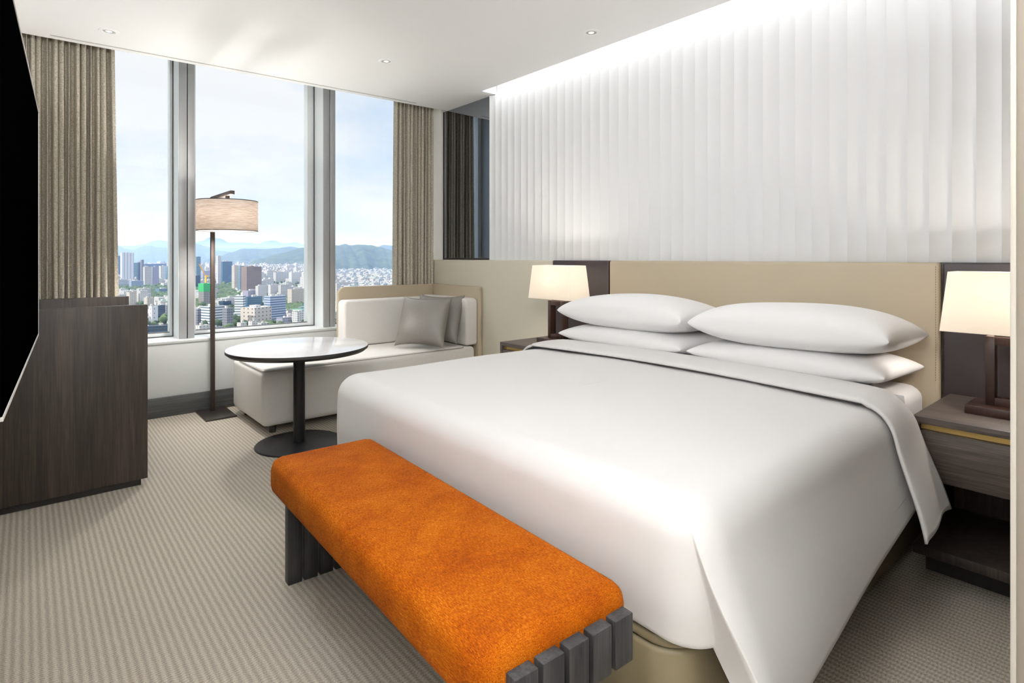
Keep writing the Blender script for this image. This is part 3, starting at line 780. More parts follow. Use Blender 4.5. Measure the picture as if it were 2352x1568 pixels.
# ------------------------------------------------------------------ bench
be = thing('orange_bench', 'long orange upholstered bench on charcoal wood slats at the foot of the bed', 'bench', (0.812, 0.76, 0))
be.rotation_euler = (0, 0, R_(-2.1))
BL = 1.32
bm = bmesh.new()
box(bm, -0.212, 0.180, 0.015, BL, 0.368, 0.503, bev=0.042, seg=7)
cu = finish(bm, 'cushion', 'orange', be, smooth=60)
for k in range(5):
    x1 = 0.152 - 0.065 * k; x0 = x1 - 0.054
    ob('slat', 'benchwood', [(x0, x1, -0.012, BL + 0.075, 0.362, 0.462)], be, bev=0.003)
    x1 = 0.155 - 0.059 * k; x0 = x1 - 0.05
    ob('leg', 'benchwood', [(x0, x1, BL + 0.035, BL + 0.075, 0.0, 0.362)], be, bev=0.002)
    ob('leg', 'benchwood', [(x0, x1, 0.10, 0.14, 0.0, 0.362)], be, bev=0.002)

# ------------------------------------------------------------------ nightstands and table lamps
def nightstand(y0, y1, label):
    t = thing('nightstand', label, 'nightstand', (2.78, (y0 + y1) / 2, 0), 'nightstands either side of the bed')
    h = (y1 - y0) / 2
    X0, X1 = 2.515 - 2.78, 3.04 - 2.78
    ob('top', 'woodh', [(X0, X1, -h, h, 0.588, 0.613)], t, bev=0.0015)
    ob('side_panel', 'woodh', [(X0, X1, -h, -h + 0.022, 0.36, 0.588)], t, bev=0.001)
    ob('side_panel', 'woodh', [(X0, X1, h - 0.022, h, 0.36, 0.588)], t, bev=0.001)
    ob('brass_strip', 'brass', [(X0 + 0.022, X0 + 0.03, -h + 0.022, h - 0.022, 0.565, 0.588)], t, bev=0)
    dr = ob('drawer', 'woodh', [(X0 + 0.003, X0 + 0.4, -h + 0.024, h - 0.024, 0.385, 0.563)], t, bev=0.0015)
    ob('back_panel', 'wood', [(X1 - 0.02, X1, -h, h, 0.10, 0.588)], t, bev=0)
    ob('side_panel', 'wood', [(X0 + 0.02, X1, -h, -h + 0.02, 0.13, 0.36)], t, bev=0)
    ob('side_panel', 'wood', [(X0 + 0.26, X1, h - 0.02, h, 0.13, 0.36)], t, bev=0)
    ob('lower_shelf', 'wood', [(X0 + 0.01, X1, -h, h, 0.10, 0.135)], t, bev=0.001)
    ob('plinth', 'darkedge', [(X0 + 0.13, X1, -h + 0.01, h - 0.01, 0.0, 0.10)], t, bev=0)
    return t
nightstand(2.575, 3.085, 'dark oak nightstand between the bed and the chaise')
nightstand(0.158, 0.655, 'dark oak nightstand with brass strip at the right edge')
def table_lamp(x, y, label):
    t = thing('table_lamp', label, 'table lamp', (x, y, 0.613), 'table lamps on the nightstands')
    ob('base', 'lampwood', [(-0.09, 0.09, -0.125, 0.125, 0.0, 0.032)], t, bev=0.002)
    bm = bmesh.new()
    for q in ((-0.03, 0.02, -0.074, -0.046, 0.032, 0.29), (-0.03, 0.02, 0.046, 0.074, 0.032, 0.29), (-0.03, 0.02, -0.046, 0.046, 0.032, 0.062), (-0.03, 0.02, -0.046, 0.046, 0.258, 0.29)):
        box(bm, *q, bev=0.0008)
    finish(bm, 'open_frame_body', 'lampwood', t)
    ob('collar', 'bronzedark', [(-0.012, 0.012, -0.05, 0.05, 0.29, 0.297)], t, bev=0.001)
    ob('stem', 'bronzedark', [(-0.006, 0.006, -0.006, 0.006, 0.297, 0.40)], t, bev=0)
    bm = bmesh.new(); zb, zt = 0.303, 0.532; b_ = (0.098, 0.200); t_ = (0.080, 0.178)
    ring = lambda hx, hy, z: [bm.verts.new(v) for v in ((-hx, -hy, z), (hx, -hy, z), (hx, hy, z), (-hx, hy, z))]
    A = ring(*b_, zb); B = ring(*t_, zt)
    for i in range(4): bm.faces.new((A[i], A[(i + 1) % 4], B[(i + 1) % 4], B[i]))
    s = finish(bm, 'lamp_shade', 'shade_table', t, smooth=0); solid(s, 0.002, 0)
    bm = bmesh.new(); bmesh.ops.create_icosphere(bm, subdivisions=3, radius=0.028, matrix=Matrix.Translation((0, 0, 0.43)))
    finish(bm, 'bulb', 'bulb', t)
    light('table_lamp_light', 'POINT', (x, y, 0.613 + 0.43), 23.0, (1, 0.92, 0.85), shadow_soft_size=0.035)
table_lamp(2.79, 2.785, 'lit table lamp with cream shade left of the bed')
table_lamp(2.79, 0.412, 'lit table lamp with cream shade cut by the right wall edge')
# ------------------------------------------------------------------ the city far below
GZ = -100.0
def gp(px, py):
    """point on the city ground seen at a pixel of the photograph"""
    return atz(px, py, GZ)
def dim(c, k=0.52):
    c = lin(c); return (c[0] * k, c[1] * k * 1.0, c[2] * k * 1.03, 1)
def citymat(name, wall, win, fh=3.0, fw=3.0, wz=0.55, wx=0.55, band=False, rough=0.7, metal=0.0, roof=None, lit=0.0):
    wall, win = dim(wall), dim(win); roof = dim(roof) if roof else None
    m = mat(name, wall, rough); g = NG(m)
    c = g.n('ShaderNodeTexCoord'); s = g.n('ShaderNodeSeparateXYZ'); g.l(c.outputs['Object'], s.inputs[0])
    nn = g.n('ShaderNodeSeparateXYZ'); g.l(c.outputs['Normal'], nn.inputs[0])
    side = g.math('GREATER_THAN', g.math('ABSOLUTE', nn.outputs['X']), 0.5)
    hcoord = g.math('ADD', g.math('MULTIPLY', s.outputs['Y'], side), g.math('MULTIPLY', s.outputs['X'], g.math('SUBTRACT', 1.0, side)))
    fz = g.math('FRACT', g.math('DIVIDE', s.outputs['Z'], fh))
    fx = g.math('FRACT', g.math('DIVIDE', hcoord, fw))
    mz = g.math('GREATER_THAN', fz, 1 - wz)
    mx_ = g.math('GREATER_THAN', fx, 1 - wx) if not band else g.math('GREATER_THAN', fz, 1 - wz)
    vert = g.math('LESS_THAN', g.math('ABSOLUTE', nn.outputs['Z']), 0.5)
    f = g.math('MULTIPLY', g.math('MULTIPLY', mz, mx_), vert)
    col = g.mix(f, wall, win)
    if roof: col = g.mix(g.math('SUBTRACT', 1.0, vert), col, roof)
    g.l(col, g.b.inputs['Base Color'])
    return m
CM = {
 'white': citymat('white apartment facade', '#e9e7e4', '#75808c', 3.0, 3.6, 0.5, 0.6, roof='#bcbab5'),
 'white2': citymat('pale grey apartment facade', '#d6d4d0', '#67727e', 3.0, 4.2, 0.45, 0.5, roof='#a9a8a3'),
 'cream': citymat('cream apartment facade', '#ddd3c2', '#6f7680', 3.0, 3.2, 0.5, 0.5, roof='#b5aa9c'),
 'beige': citymat('beige hall facade', '#d8d0c6', '#50555c', 5.5, 7.5, 0.34, 0.25, roof='#d9d9d7'),
 'brown': citymat('brown unfinished tower', '#9b8578', '#4e4a4a', 3.2, 3.4, 0.5, 0.5, roof='#7c6a60'),
 'concrete': citymat('bare concrete frame', '#a6a19b', '#4b4a4c', 3.4, 4.0, 0.55, 0.6, roof='#8f8b86'),
 'glass': citymat('blue curtain wall', '#6f93aa', '#3a6482', 4.0, 1.8, 0.72, 0.9, roof='#8a9399', rough=0.3),
 'teal': citymat('teal banded glass', '#9fb7c0', '#3f6f86', 4.0, 1.8, 0.6, 1.0, band=True, roof='#a6adb0', rough=0.35),
 'band': citymat('white office with ribbon windows', '#e6e8ea', '#54707f', 3.8, 1.8, 0.42, 1.0, band=True, roof='#b9bcba'),
 'blueband': citymat('pale blue office with ribbon windows', '#b9c8dc', '#47628c', 3.8, 3, 0.4, 1.0, band=True, roof='#c8cac9'),
 'darkglass': citymat('dark blue glass office', '#4b6478', '#2b4358', 3.8, 3.0, 0.8, 0.92, roof='#9aa0a0', rough=0.3),
 'lowwhite': citymat('white low house', '#e4e1dc', '#7a7f85', 3.0, 4.5, 0.4, 0.35, roof='#b8b2aa'),
 'lowred': citymat('brick low house', '#b58f80', '#6a6868', 3.0, 4.0, 0.4, 0.4, roof='#9c9a93'),
 'lowgreen': citymat('low house with green roof', '#d9d8d2', '#70777a', 3.0, 4.0, 0.4, 0.4, roof='#5f9a7e'),
 'grey': citymat('grey office facade', '#8f929c', '#4d5662', 3.6, 3.0, 0.5, 0.6, roof='#a3a3a1'),
 'lav': citymat('lavender grey block', '#b3b2c6', '#6a6f88', 3.6, 3.0, 0.45, 0.6, roof='#b0b0b4'),
}
M.update({'c_' + k: v for k, v in CM.items()})
M['green_net'] = mat('green safety net', '#259050', 0.8)
M['crane'] = mat('yellow crane', '#d9a030', 0.6)
M['road'] = mat('pale road', '#a09b92', 0.85)
m = mat('city ground', '#8f938c', 0.9); g = NG(m); M['ground'] = m
g.l(g.ramp(g.noise(g.co('Object'), 0.006, 6, 0.6), [(0.40, dim('#6f8263')), (0.52, dim('#9a9a90')), (0.66, dim('#b4b0a8'))]), g.b.inputs['Base Color'])
m = mat('tree foliage', '#5c7a42', 0.9); g = NG(m); M['tree'] = m
g.l(g.ramp(g.noise(g.co('Object'), 0.05, 4, 0.6), [(0.35, dim('#2b4526')), (0.55, dim('#4a6434')), (0.75, dim('#7d8840'))]), g.b.inputs['Base Color'])
m = mat('forested hill', '#4c6a4a', 0.95); g = NG(m); M['hill'] = m
g.l(g.ramp(g.noise(g.co('Object'), 0.012, 7, 0.65), [(0.38, dim('#223a2c')), (0.52, dim('#3a5140')), (0.68, dim('#55694f'))]), g.b.inputs['Base Color'])

bm = bmesh.new()
box(bm, -14000, 26000, 60, 30000, GZ - 5, GZ)
struct(finish(bm, 'ground', 'ground', smooth=0), 'flat city ground far below the window')

YAW = R_(20)
def cbox(bm, w_, d_, z0, z1, x=0, y=0, bev=0): box(bm, x - w_ / 2, x + w_ / 2, y - d_ / 2, y + d_ / 2, z0, z1)
def building(px0, px1, ytop, ybase, style, label, deep=0.7, yaw=None, extras=(), cat='building', lean=0, zb=GZ):
    pc = gp((px0 + px1) / 2, ybase)
    dist = math.hypot(pc.x, pc.y)
    d = ray((px0 + px1) / 2, ybase); t = pc.x / d.x if abs(d.x) > 1e-6 else pc.y / d.y
    wpx = (px1 - px0) * t / F
    h = (ybase - ytop) * t / F
    yw = YAW if yaw is None else R_(yaw)
    # footprint that fills the wanted pixel width with its two visible sides
    az = math.atan2(pc.x, pc.y)
    rel = abs(math.cos(yw + az)), abs(math.sin(yw + az))
    wid = wpx / (rel[0] + deep * rel[1])
    dep = wid * deep
    ro = thing('building', label, cat, (pc.x, pc.y, GZ), 'buildings of the city beyond the window')
    ro.rotation_euler = (0, 0, yw)
    off = dep * 0.35
    bm = bmesh.new(); cbox(bm, wid, dep, 0, h)
    wl = finish(bm, 'walls', 'c_' + style, ro, smooth=0)
    bm = bmesh.new()
    t_ = min(wid, dep) * 0.04
    for q in ((-wid / 2, wid / 2, -dep / 2, -dep / 2 + t_), (-wid / 2, wid / 2, dep / 2 - t_, dep / 2), (-wid / 2, -wid / 2 + t_, -dep / 2, dep / 2), (wid / 2 - t_, wid / 2, -dep / 2, dep / 2)):
        box(bm, q[0], q[1], q[2], q[3], h, h + 1.1)
    finish(bm, 'parapet', 'c_' + style, ro, smooth=0)
    rr = random.Random(int(px0 * 7 + ytop))
    for k in range(1 + (wid > 22)):
        bm = bmesh.new(); cbox(bm, wid * rr.uniform(0.16, 0.3), dep * rr.uniform(0.2, 0.35), h, h + rr.uniform(2.5, 4.5), wid * rr.uniform(-0.25, 0.25), dep * rr.uniform(-0.2, 0.2))
        finish(bm, 'rooftop_unit', 'c_lowwhite' if style not in ('brown', 'concrete') else 'c_' + style, ro, smooth=0)
    return ro, wid, dep, h, wl
HERO = [
 (266, 281, 588, 636, 'glass', 'blue glass tower touching the left curtain edge', 1.0, None),
 (279, 305, 581, 648, 'band2', 'tall white office tower with two columns of dark windows', 0.5, 8),
 (304, 317, 604, 640, 'teal', 'teal banded glass office just right of the white tower', 0.8, None),
 (315, 324, 603, 646, 'darkglass', 'narrow dark blue tower left of the grey twin blocks', 1, None),
 (323, 330, 597, 650, 'grey', 'slender dark grey tower rising above its neighbours in the left window', 1, None),
 (330, 347, 613, 658, 'white2', 'pale grey high block, left of the twin pair', 0.5, None),
 (348, 364, 613, 657, 'lav', 'lavender grey high block, right of the twin pair', 0.5, None),
 (366, 381, 611, 641, 'white', 'white mid-rise beside the left window frame', 0.6, None),
 (380, 396, 612, 644, 'teal', 'blue and white mid-rise cut by the left window frame', 0.6, None),
 (329, 378, 606, 620, 'darkglass', 'long dark flat-roofed block behind the grey twins', 0.3, None),
 (268, 290, 642, 661, 'band', 'low white banded building under the white tower', 0.6, None),
 (299, 327, 645, 662, 'blueband', 'low wide pale blue building behind the left park', 0.4, None),
 (360, 395, 663, 676, 'teal', 'low teal building in front of the park trees', 0.5, None),
 (371, 393, 650, 660, 'lowwhite', 'white low hall behind the park trees', 0.6, None),
 (292, 312, 671, 702, 'cream', 'cream building just above the console panel', 0.9, None),
 (316, 338, 668, 700, 'lowgreen', 'pale building with greenish roof beside the diagonal road', 0.9, None),
 (332, 352, 684, 712, 'cream', 'olive cream block at the near end of the diagonal road', 0.9, None),
 (343, 361, 704, 748, 'dots', 'white block with a few small square windows in the left window', 1.0, None),
 (359, 378, 702, 735, 'darkglass', 'deep blue building right of the white dotted block', 0.9, None),
 (376, 398, 701, 731, 'grey', 'grey block with pale roof beside the first mullion', 0.9, None),
 (343, 384, 748, 790, 'darkglass', 'dark blue glass building at the foot of the left window', 0.8, -8),
 (384, 400, 742, 778, 'white2', 'white block at the lower right of the left window', 0.8, None),
 (446, 460, 590, 652, 'teal', 'tall blue green tower beside the first mullion', 1.0, None),
 (440, 459, 633, 662, 'darkglass', 'lower dark blue office at the first mullion', 1.0, None),
 (461, 488, 622, 640, 'lav', 'lavender block behind the tower crane', 0.5, None),
 (458, 487, 654, 706, 'concrete', 'bare concrete tower wrapped in green net at the top', 0.9, None),
 (497, 507, 588, 656, 'white', 'slender white tower right of the floor lamp pole', 1.0, None),
 (504, 532, 601, 652, 'glass', 'wide blue glass office tower right of the lamp pole', 0.6, None),
 (533, 549, 610, 668, 'cream', 'cream high-rise left of the brown tower', 0.8, None),
 (547, 560, 611, 674, 'teal', 'pale cyan high-rise touching the brown tower', 0.9, None),
 (556, 599, 613, 676, 'brown', 'broad brown unfinished tower in the middle window', 0.45, 24),
 (588, 612, 657, 690, 'white', 'white slab block at the right foot of the brown tower', 0.4, None),
 (617, 641, 654, 684, 'white', 'first white slab block right of the brown tower', 0.35, None),
 (640, 664, 655, 684, 'white2', 'second slab block right of the brown tower', 0.35, None),
 (662, 708, 664, 704, 'cream', 'long cream slab block by the trees in the middle window', 0.3, None),
 (664, 690, 626, 652, 'white', 'white block with tall windows near the right frame', 0.4, None),
 (628, 656, 625, 648, 'white2', 'grey white slab row above the middle apartments', 0.35, None),
 (540, 563, 680, 742, 'band', 'tall white ribbon-window office left of the beige hall', 1.6, 48),
 (558, 601, 682, 712, 'glass', 'blue glass office wing behind the beige hall', 0.5, None),
 (560, 600, 667, 690, 'lav', 'grey lavender block behind the glass office wing', 0.5, None),
 (556, 621, 706, 748, 'beige', 'large beige hall with small dark windows and flat roof', 0.8, 30),
 (609, 655, 680, 735, 'blueband', 'pale blue ribbon-window office right of the beige hall', 0.5, None),
 (637, 655, 672, 684, 'lowwhite', 'white rooftop block with blue panel above the pale blue office', 0.8, None),
 (447, 467, 711, 750, 'grey', 'grey office with pale roof at the lower left of the middle window', 1.0, None),
 (465, 515, 704, 752, 'band', 'white and glass office behind the floor lamp pole', 0.8, None),
 (512, 535, 708, 756, 'grey', 'dark grey block right of the lamp pole office', 1.1, None),
 (504, 530, 692, 712, 'darkglass', 'small building with bright blue panels beyond the dark grey block', 0.8, None),
 (672, 700, 716, 752, 'white', 'white block at the lower right of the middle window', 0.8, None),
 (694, 712, 700, 748, 'teal', 'white and cyan block beside the right window frame', 0.9, None),
 (636, 668, 730, 752, 'lav', 'low lavender block at the foot of the middle window', 0.9, None),
 (571, 590, 738, 762, 'lowwhite', 'small white house under the beige hall', 0.9, None),
 (592, 618, 742, 762, 'lowgreen', 'low building with green roof under the beige hall', 0.7, None),
 (545, 566, 742, 768, 'lowwhite', 'pale low house with rooftop tanks at the foot of the middle window', 0.9, None),
 (449, 480, 748, 775, 'lowwhite', 'long white roofed house at the foot of the first mullion', 0.8, None),
 (480, 512, 752, 778, 'grey', 'grey roofed house behind the lamp pole foot', 0.8, None),
 (773, 778, 589, 612, 'cream', 'cream tower, shortest left one of the far tower cluster', 1.0, None),
 (781, 790, 580, 613, 'white', 'tallest white tower of the cluster under the green hill', 0.9, None),
 (789, 796, 591, 613, 'cream', 'cream tower right of the tallest one in the cluster', 1.0, None),
 (794, 803, 584, 614, 'lav', 'blue grey tower at the right of the cluster under the hill', 1.0, None),
 (812, 838, 594, 604, 'cream', 'long cream block under the green hill', 0.3, None),
 (806, 816, 604, 616, 'teal', 'teal low tower right of the far cluster', 0.8, None),
]
M['c_band2'] = citymat('white tower with few window columns', '#dfe2ea', '#4c5a6b', 3.4, 11.0, 0.5, 0.25, roof='#cfd3da')
M['c_dots'] = citymat('white block with few windows', '#e8e9ee', '#49525c', 6.5, 6.5, 0.24, 0.2, roof='#c9c8c4')
GB = 'buildings of the city beyond the window'
for a in HERO:
    r_, wid, dep, h, wl = building(a[0], a[1], a[2], a[3], a[4], a[5], a[6], a[7])
    if 'green net' in a[5]:
        bm = bmesh.new(); cbox(bm, wid * 1.06, dep * 1.06, h - 13, h + 3); finish(bm, 'safety_net', 'green_net', r_, smooth=0)
        t_ = thing('tower_crane', 'yellow tower crane standing over the green netted tower', 'crane', (r_.location.x, r_.location.y, GZ + h + 4.1))
        t_.rotation_euler = (0, 0, R_(35))
        bm = bmesh.new(); box(bm, -1.2, 1.2, -1.2, 1.2, 0, 16); finish(bm, 'mast', 'crane', t_, smooth=0)
        bm = bmesh.new(); tube(bm, [(0, 0, 14), (-9, 0, 26), (-17, 0, 38)], 0.9, 6); finish(bm, 'jib', 'crane', t_, smooth=0)
        bm = bmesh.new(); box(bm, 0, 7, -1, 1, 12, 15); finish(bm, 'counterweight', 'crane', t_, smooth=0)
# repeated blocks: apartment slabs, point towers and low houses copied over the plain
def proto(kind, style):
    bm = bmesh.new()
    if kind == 'slab':
        cbox(bm, 46, 12, 0, 42)
        for x in (-15, 0, 15): cbox(bm, 5, 6, 42, 46.5, x)
    elif kind == 'tower':
        cbox(bm, 22, 20, 0, 56); cbox(bm, 8, 8, 56, 61, 2, 1)
    elif kind == 'house':
        cbox(bm, 13, 12, 0, 11); cbox(bm, 4, 4, 11, 14, -3, 2)
    else:
        cbox(bm, 26, 18, 0, 20); cbox(bm, 7, 6, 20, 23.5, 5, 2)
    me = bpy.data.meshes.new('building'); bm.to_mesh(me); bm.free(); me.materials.append(M['c_' + style]); return me
KIND = [('slab', 'white', 'white slab apartment block with rows of windows in the distant city'), ('slab', 'white2', 'pale grey slab apartment block in the distant city'),
        ('slab', 'cream', 'cream slab apartment block in the distant city'), ('tower', 'white', 'white point tower in the distant city'),
        ('tower', 'lav', 'bluish grey point tower in the distant city'), ('block', 'band', 'white mid-rise office with ribbon windows in the city'),
        ('block', 'lowgreen', 'mid-rise block with green roof in the city'), ('house', 'lowwhite', 'small white flat-roofed house among the low town'),
        ('house', 'lowred', 'small brick house among the low town'), ('block', 'white2', 'pale grey mid-rise block in the city')]
PM = [proto(k, s_) for k, s_, _ in KIND]
rnd = random.Random(11)
PARK = [(268, 330, 655, 674), (335, 392, 655, 694), (440, 458, 660, 712), (488, 545, 650, 696), (655, 694, 692, 724)]
def inpark(px, py): return any(a <= px <= b and c <= py <= d for a, b, c, d in PARK)
heropix = [(a[0], a[1], a[2], a[3]) for a in HERO]
def zone(px, py):
    """which kinds of block stand where"""
    r = rnd.random()
    if py > 715: return 7 if r < .7 else 8 if r < .8 else 6
    if px > 765:
        if py > 618: return 5 if r < .12 else 9 if r < .3 else 6 if r < .36 else 7 if r < .9 else 8
        return 7 if r < .6 else 8 if r < .85 else 2
    if px > 590:
        return 0 if r < .46 else 1 if r < .70 else 3 if r < .80 else 2 if r < .86 else 9
    if px > 440:
        if py < 640: return 7 if r < .5 else 0 if r < .65 else 3 if r < .7 else 9
        return 9 if r < .4 else 5 if r < .6 else 7
    if py < 640: return 3 if r < .15 else 7 if r < .55 else 0 if r < .7 else 4 if r < .75 else 9
    return 7 if r < .5 else 9 if r < .8 else 6
cands = []
tries = 0
while len(cands) < 5200 and tries < 90000:
    tries += 1
    u = rnd.random()
    px = rnd.uniform(262, 912)
    py = 591 + 100 * F / (650 * (6200 / 650) ** (u ** 0.62)) 
    if inpark(px, py): continue
    if 392 < px < 446 or 708 < px < 770:
        if rnd.random() < 0.7: continue
    p = gp(px, py)
    k = zone(px, py)
    rad = (20, 20, 20, 14, 14, 15, 15, 8.5, 8.5, 15)[k]
    cands.append((p.x, p.y, k, rad, px, py))
cands.sort(key=lambda c: c[0] ** 2 + c[1] ** 2)
kept = []; cell = {}
# keep clear of the named buildings
fixed = [(o.location.x, o.location.y, max((ch.dimensions.x for ch in o.children), default=10) * 0.6) for o in bpy.data.objects if o.name.startswith('building') and o.type == 'EMPTY']
for c in cands:
    tt = 100 * F / (c[5] - HZ); hp = (46, 46, 46, 60, 60, 23, 23, 13, 13, 23)[c[2]] * F / tt; wp = c[3] * F / tt
    if any(x0_ - wp - 1 < c[4] < x1_ + wp + 1 and c[5] > yb_ - 2 and c[5] - hp < yb_ - (yb_ - yt_) * 0.15 for x0_, x1_, yt_, yb_ in heropix): continue
    ok = all((c[0] - a) ** 2 + (c[1] - b) ** 2 > (c[3] + max(14, w3)) ** 2 for a, b, w3 in fixed)
    if not ok: continue
    gx, gy = int(c[0] // 50), int(c[1] // 50)
    for i in range(gx - 1, gx + 2):
        for j in range(gy - 1, gy + 2):
            for q in cell.get((i, j), ()):
                if (c[0] - q[0]) ** 2 + (c[1] - q[1]) ** 2 < (0.66 * (c[3] + q[3])) ** 2: ok = False
    if not ok: continue
    cell.setdefault((gx, gy), []).append(c); kept.append(c)
def vis(c): return 262 < c[4] < 395 or 446 < c[4] < 706 or 771 < c[4] < 912
near = [c for c in kept if vis(c)][:240]
nset = set(id(c) for c in near)
bmS = {}
for c in kept:
    yaw = YAW + R_(rnd.choice((0, 0, 90, 6, -8)) if c[2] > 6 else rnd.choice((0, 0, 0, 90, 4)))
    sx, sz = rnd.uniform(0.85, 1.2), rnd.uniform(0.75, 1.15)
    if id(c) in nset:
        o = bpy.data.objects.new('building', PM[c[2]]); C.objects.link(o)
        o.location = (c[0], c[1], GZ); o.rotation_euler = (0, 0, yaw); o.scale = (sx, 1, sz)
        short = KIND[c[2]][2].split(' in the ')[0].split(' among ')[0]
        wnd = 'left window' if c[4] < 420 else 'middle window, left of the brown tower' if c[4] < 575 else 'middle window, right of the brown tower' if c[4] < 740 else 'right window'
        far = 'nearest ' if c[5] > 700 else 'mid-distance ' if c[5] > 655 else 'distant '
        tag(o, (far + short).replace(' with rows of windows', '').replace(' with ribbon windows', '') + ' in the ' + wnd, 'building', far + short + 's of the ' + wnd)
    else:
        b = bmS.setdefault(c[2], bmesh.new()); n0 = len(b.verts)
        b.from_mesh(PM[c[2]]); b.verts.ensure_lookup_table()
        mt_ = Matrix.Translation((c[0], c[1], GZ)) @ Matrix.Rotation(yaw, 4, 'Z') @ Matrix.Diagonal((sx, 1, sz, 1))
        for v in b.verts[n0:]: v.co = mt_ @ v.co
for k, b in bmS.items():
    me = bpy.data.meshes.new('far_buildings'); b.to_mesh(me); b.free(); me.materials.append(M['c_' + KIND[k][1]])
    o = bpy.data.objects.new('far_buildings', me); C.objects.link(o)
    tag(o, 'mass of distant ' + KIND[k][2].split(' in the ')[0].split(' among ')[0] + 's spread over the plain', 'buildings', None, 'stuff')
# trees of the parks
def blob(bm, x, y, z, r, rs):
    bmesh.ops.create_icosphere(bm, subdivisions=1, radius=1, matrix=Matrix.Translation((x, y, z)) @ Matrix.Rotation(rs.uniform(0, 3), 4, 'Z') @ Matrix.Diagonal((r, r, r * rs.uniform(0.8, 1.15), 1)))
LBP = ['park trees along the left end of the first window', 'park trees beside the diagonal road in the first window', 'trees beside the green netted tower', 'park trees behind the floor lamp pole', 'clump of trees by the cream slab block']
rs = random.Random(5)
for (a, b_, c_, d_), lb in zip(PARK, LBP):
    bm = bmesh.new()
    n = int((b_ - a) * (d_ - c_) * 0.5)
    for _ in range(n):
        p = gp(rs.uniform(a, b_), rs.uniform(c_ + 4, d_ + 2)); r = rs.uniform(3.0, 6.0)
        blob(bm, p.x, p.y, GZ + r * 0.9, r, rs)
    tag(finish(bm, 'park_trees', 'tree', smooth=180), lb, 'trees', None, 'stuff')
bm = bmesh.new()
for _ in range(1500):
    px = rs.uniform(262, 912); py = 591 + 100 * F / (640 * (7 ** rs.random()))
    p = gp(px, py); r = rs.uniform(3.5, 8)
    blob(bm, p.x, p.y, GZ + r * 0.8, r, rs)
tag(finish(bm, 'street_trees', 'tree', smooth=180), 'scattered street trees between the city blocks', 'trees', None, 'stuff')
# roads
def road(p0, p1, w_, label):
    a, b = gp(*p0), gp(*p1); d = (b - a).normalized(); s_ = Vector((-d.y, d.x, 0)) * w_ / 2
    bm = bmesh.new(); prism(bm, [(v.x, v.y) for v in (a - s_, a + s_, b + s_, b - s_)], GZ - 0.5, GZ + 0.4)
    tag(finish(bm, 'road', 'road', smooth=0), label, 'road')
road((334, 664), (360, 702), 16, 'pale road running diagonally through the park in the first window')
road((494, 659), (560, 692), 18, 'pale road past the park behind the floor lamp')
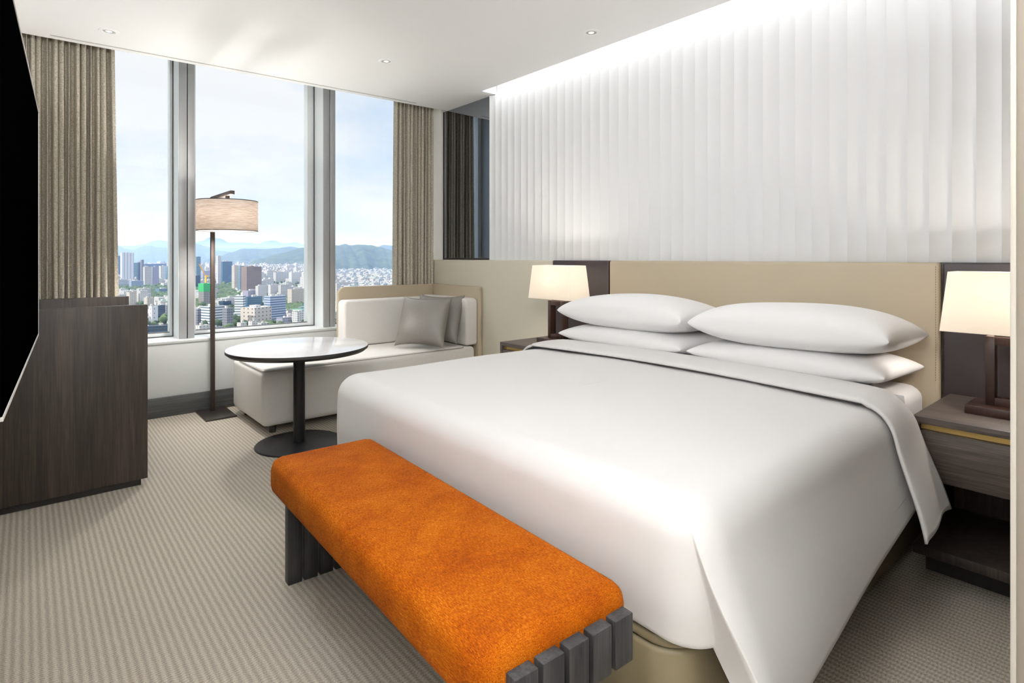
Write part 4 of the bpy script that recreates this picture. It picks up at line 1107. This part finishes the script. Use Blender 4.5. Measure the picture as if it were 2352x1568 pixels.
# hills: real terrain with depth
def hill(label, dist, prof, depth, seed, base=GZ, rough=0.05, m='hill', nu=160):
    """prof: (photo x, height above the horizon line in photo pixels) of the crest"""
    g_ = GZ * F / dist
    prof = [(prof[0][0] - 60, g_)] + list(prof) + [(prof[-1][0] + 60, g_)]
    rn = random.Random(seed); ph = [rn.uniform(0, 6.28) for _ in range(24)]
    x0, x1 = prof[0][0], prof[-1][0]
    def crest(px):
        for (a, ha), (b, hb_) in zip(prof, prof[1:]):
            if a <= px <= b: return ha + (hb_ - ha) * sst(0, 1, (px - a) / (b - a))
        return prof[-1][1]
    def fn(u, v):
        px = x0 + (x1 - x0) * u
        d = ray(px, HZ); d.z = 0
        cr_ = crest(px) / F * dist - GZ
        k = (v - 0.5) * 2
        rd = sum(math.sin(u * (9 + 7 * i) * (x1 - x0) / 260 + ph[i] + v * (3 + i)) / (1 + 0.7 * i) for i in range(10))
        gl_ = sum(math.sin(u * (30 + 17 * i) * (x1 - x0) / 260 + ph[10 + i] + v * (6 + 5 * i)) / (1 + i) for i in range(8))
        prof_ = max(0.0, 1 - abs(k) ** 1.35)
        z = GZ + cr_ * prof_ * (1 + rough * gl_ * (0.3 + abs(k)) * (1 - 0.2 * abs(k)))
        t = dist + depth * k + depth * 0.10 * rd * (abs(k))
        if v in (0.0, 1.0): z = GZ - 3
        return (d.x * t, d.y * t, z)
    bm = bmesh.new(); gridmesh(bm, fn, nu, 26)
    o = finish(bm, 'hill', m, smooth=180)
    return tag(o, label, 'hill')
hill('wooded green hill right of the second mullion', 5200, [(600, -2), (640, 10), (700, 24), (740, 26), (775, 28), (795, 32), (812, 29), (850, 30), (875, 24), (895, 18), (930, 10), (990, 2)], 900, 4, rough=0.045, nu=260)
hill('low dark green ridge across the middle window', 8000, [(500, 2), (530, 12), (560, 21), (600, 20), (640, 22), (668, 26), (690, 22), (730, 20), (780, 18)], 1300, 9, rough=0.02)
hill('blue hill at the far right before the curtain', 9500, [(820, 12), (855, 20), (880, 29), (905, 28), (940, 26), (1000, 12)], 1300, 12, rough=0.02)
hill('rounded blue hills behind the left window', 12500, [(180, 10), (230, 22), (270, 27), (292, 20), (305, 18), (330, 26), (345, 28), (360, 24), (395, 22), (430, 28), (450, 33), (475, 26), (500, 16), (560, 9)], 2000, 21, rough=0.015)
hill('long pale blue ridge behind the left window', 17000, [(180, 20), (250, 28), (300, 27), (330, 31), (350, 38), (364, 40), (385, 38), (420, 30), (520, 22), (600, 24), (700, 18)], 2500, 25, rough=0.01)
hill('faint farthest mountains beyond the middle window', 24000, [(380, 22), (440, 34), (462, 38), (483, 47), (505, 44), (530, 34), (555, 35), (580, 34), (590, 31), (612, 38), (628, 40), (650, 33), (680, 35), (700, 30), (760, 24), (900, 20)], 3000, 31, rough=0.008)
# aerial haze over the plain
hz = bpy.data.materials.new('haze'); hz.use_nodes = True; t = hz.node_tree
for n in list(t.nodes): t.nodes.remove(n)
o_ = t.nodes.new('ShaderNodeOutputMaterial'); v_ = t.nodes.new('ShaderNodeVolumeScatter')
v_.inputs['Color'].default_value = (0.27, 0.40, 0.74, 1); v_.inputs['Density'].default_value = 0.8e-4; v_.inputs['Anisotropy'].default_value = 0.0
t.links.new(v_.outputs[0], o_.inputs['Volume'])
bm = bmesh.new(); box(bm, -13900, 25900, 400, 29900, GZ - 4, 420)
hzo = finish(bm, 'haze', hz, smooth=0); tag(hzo, 'blue summer haze lying over the whole city plain', 'haze', None, 'stuff')
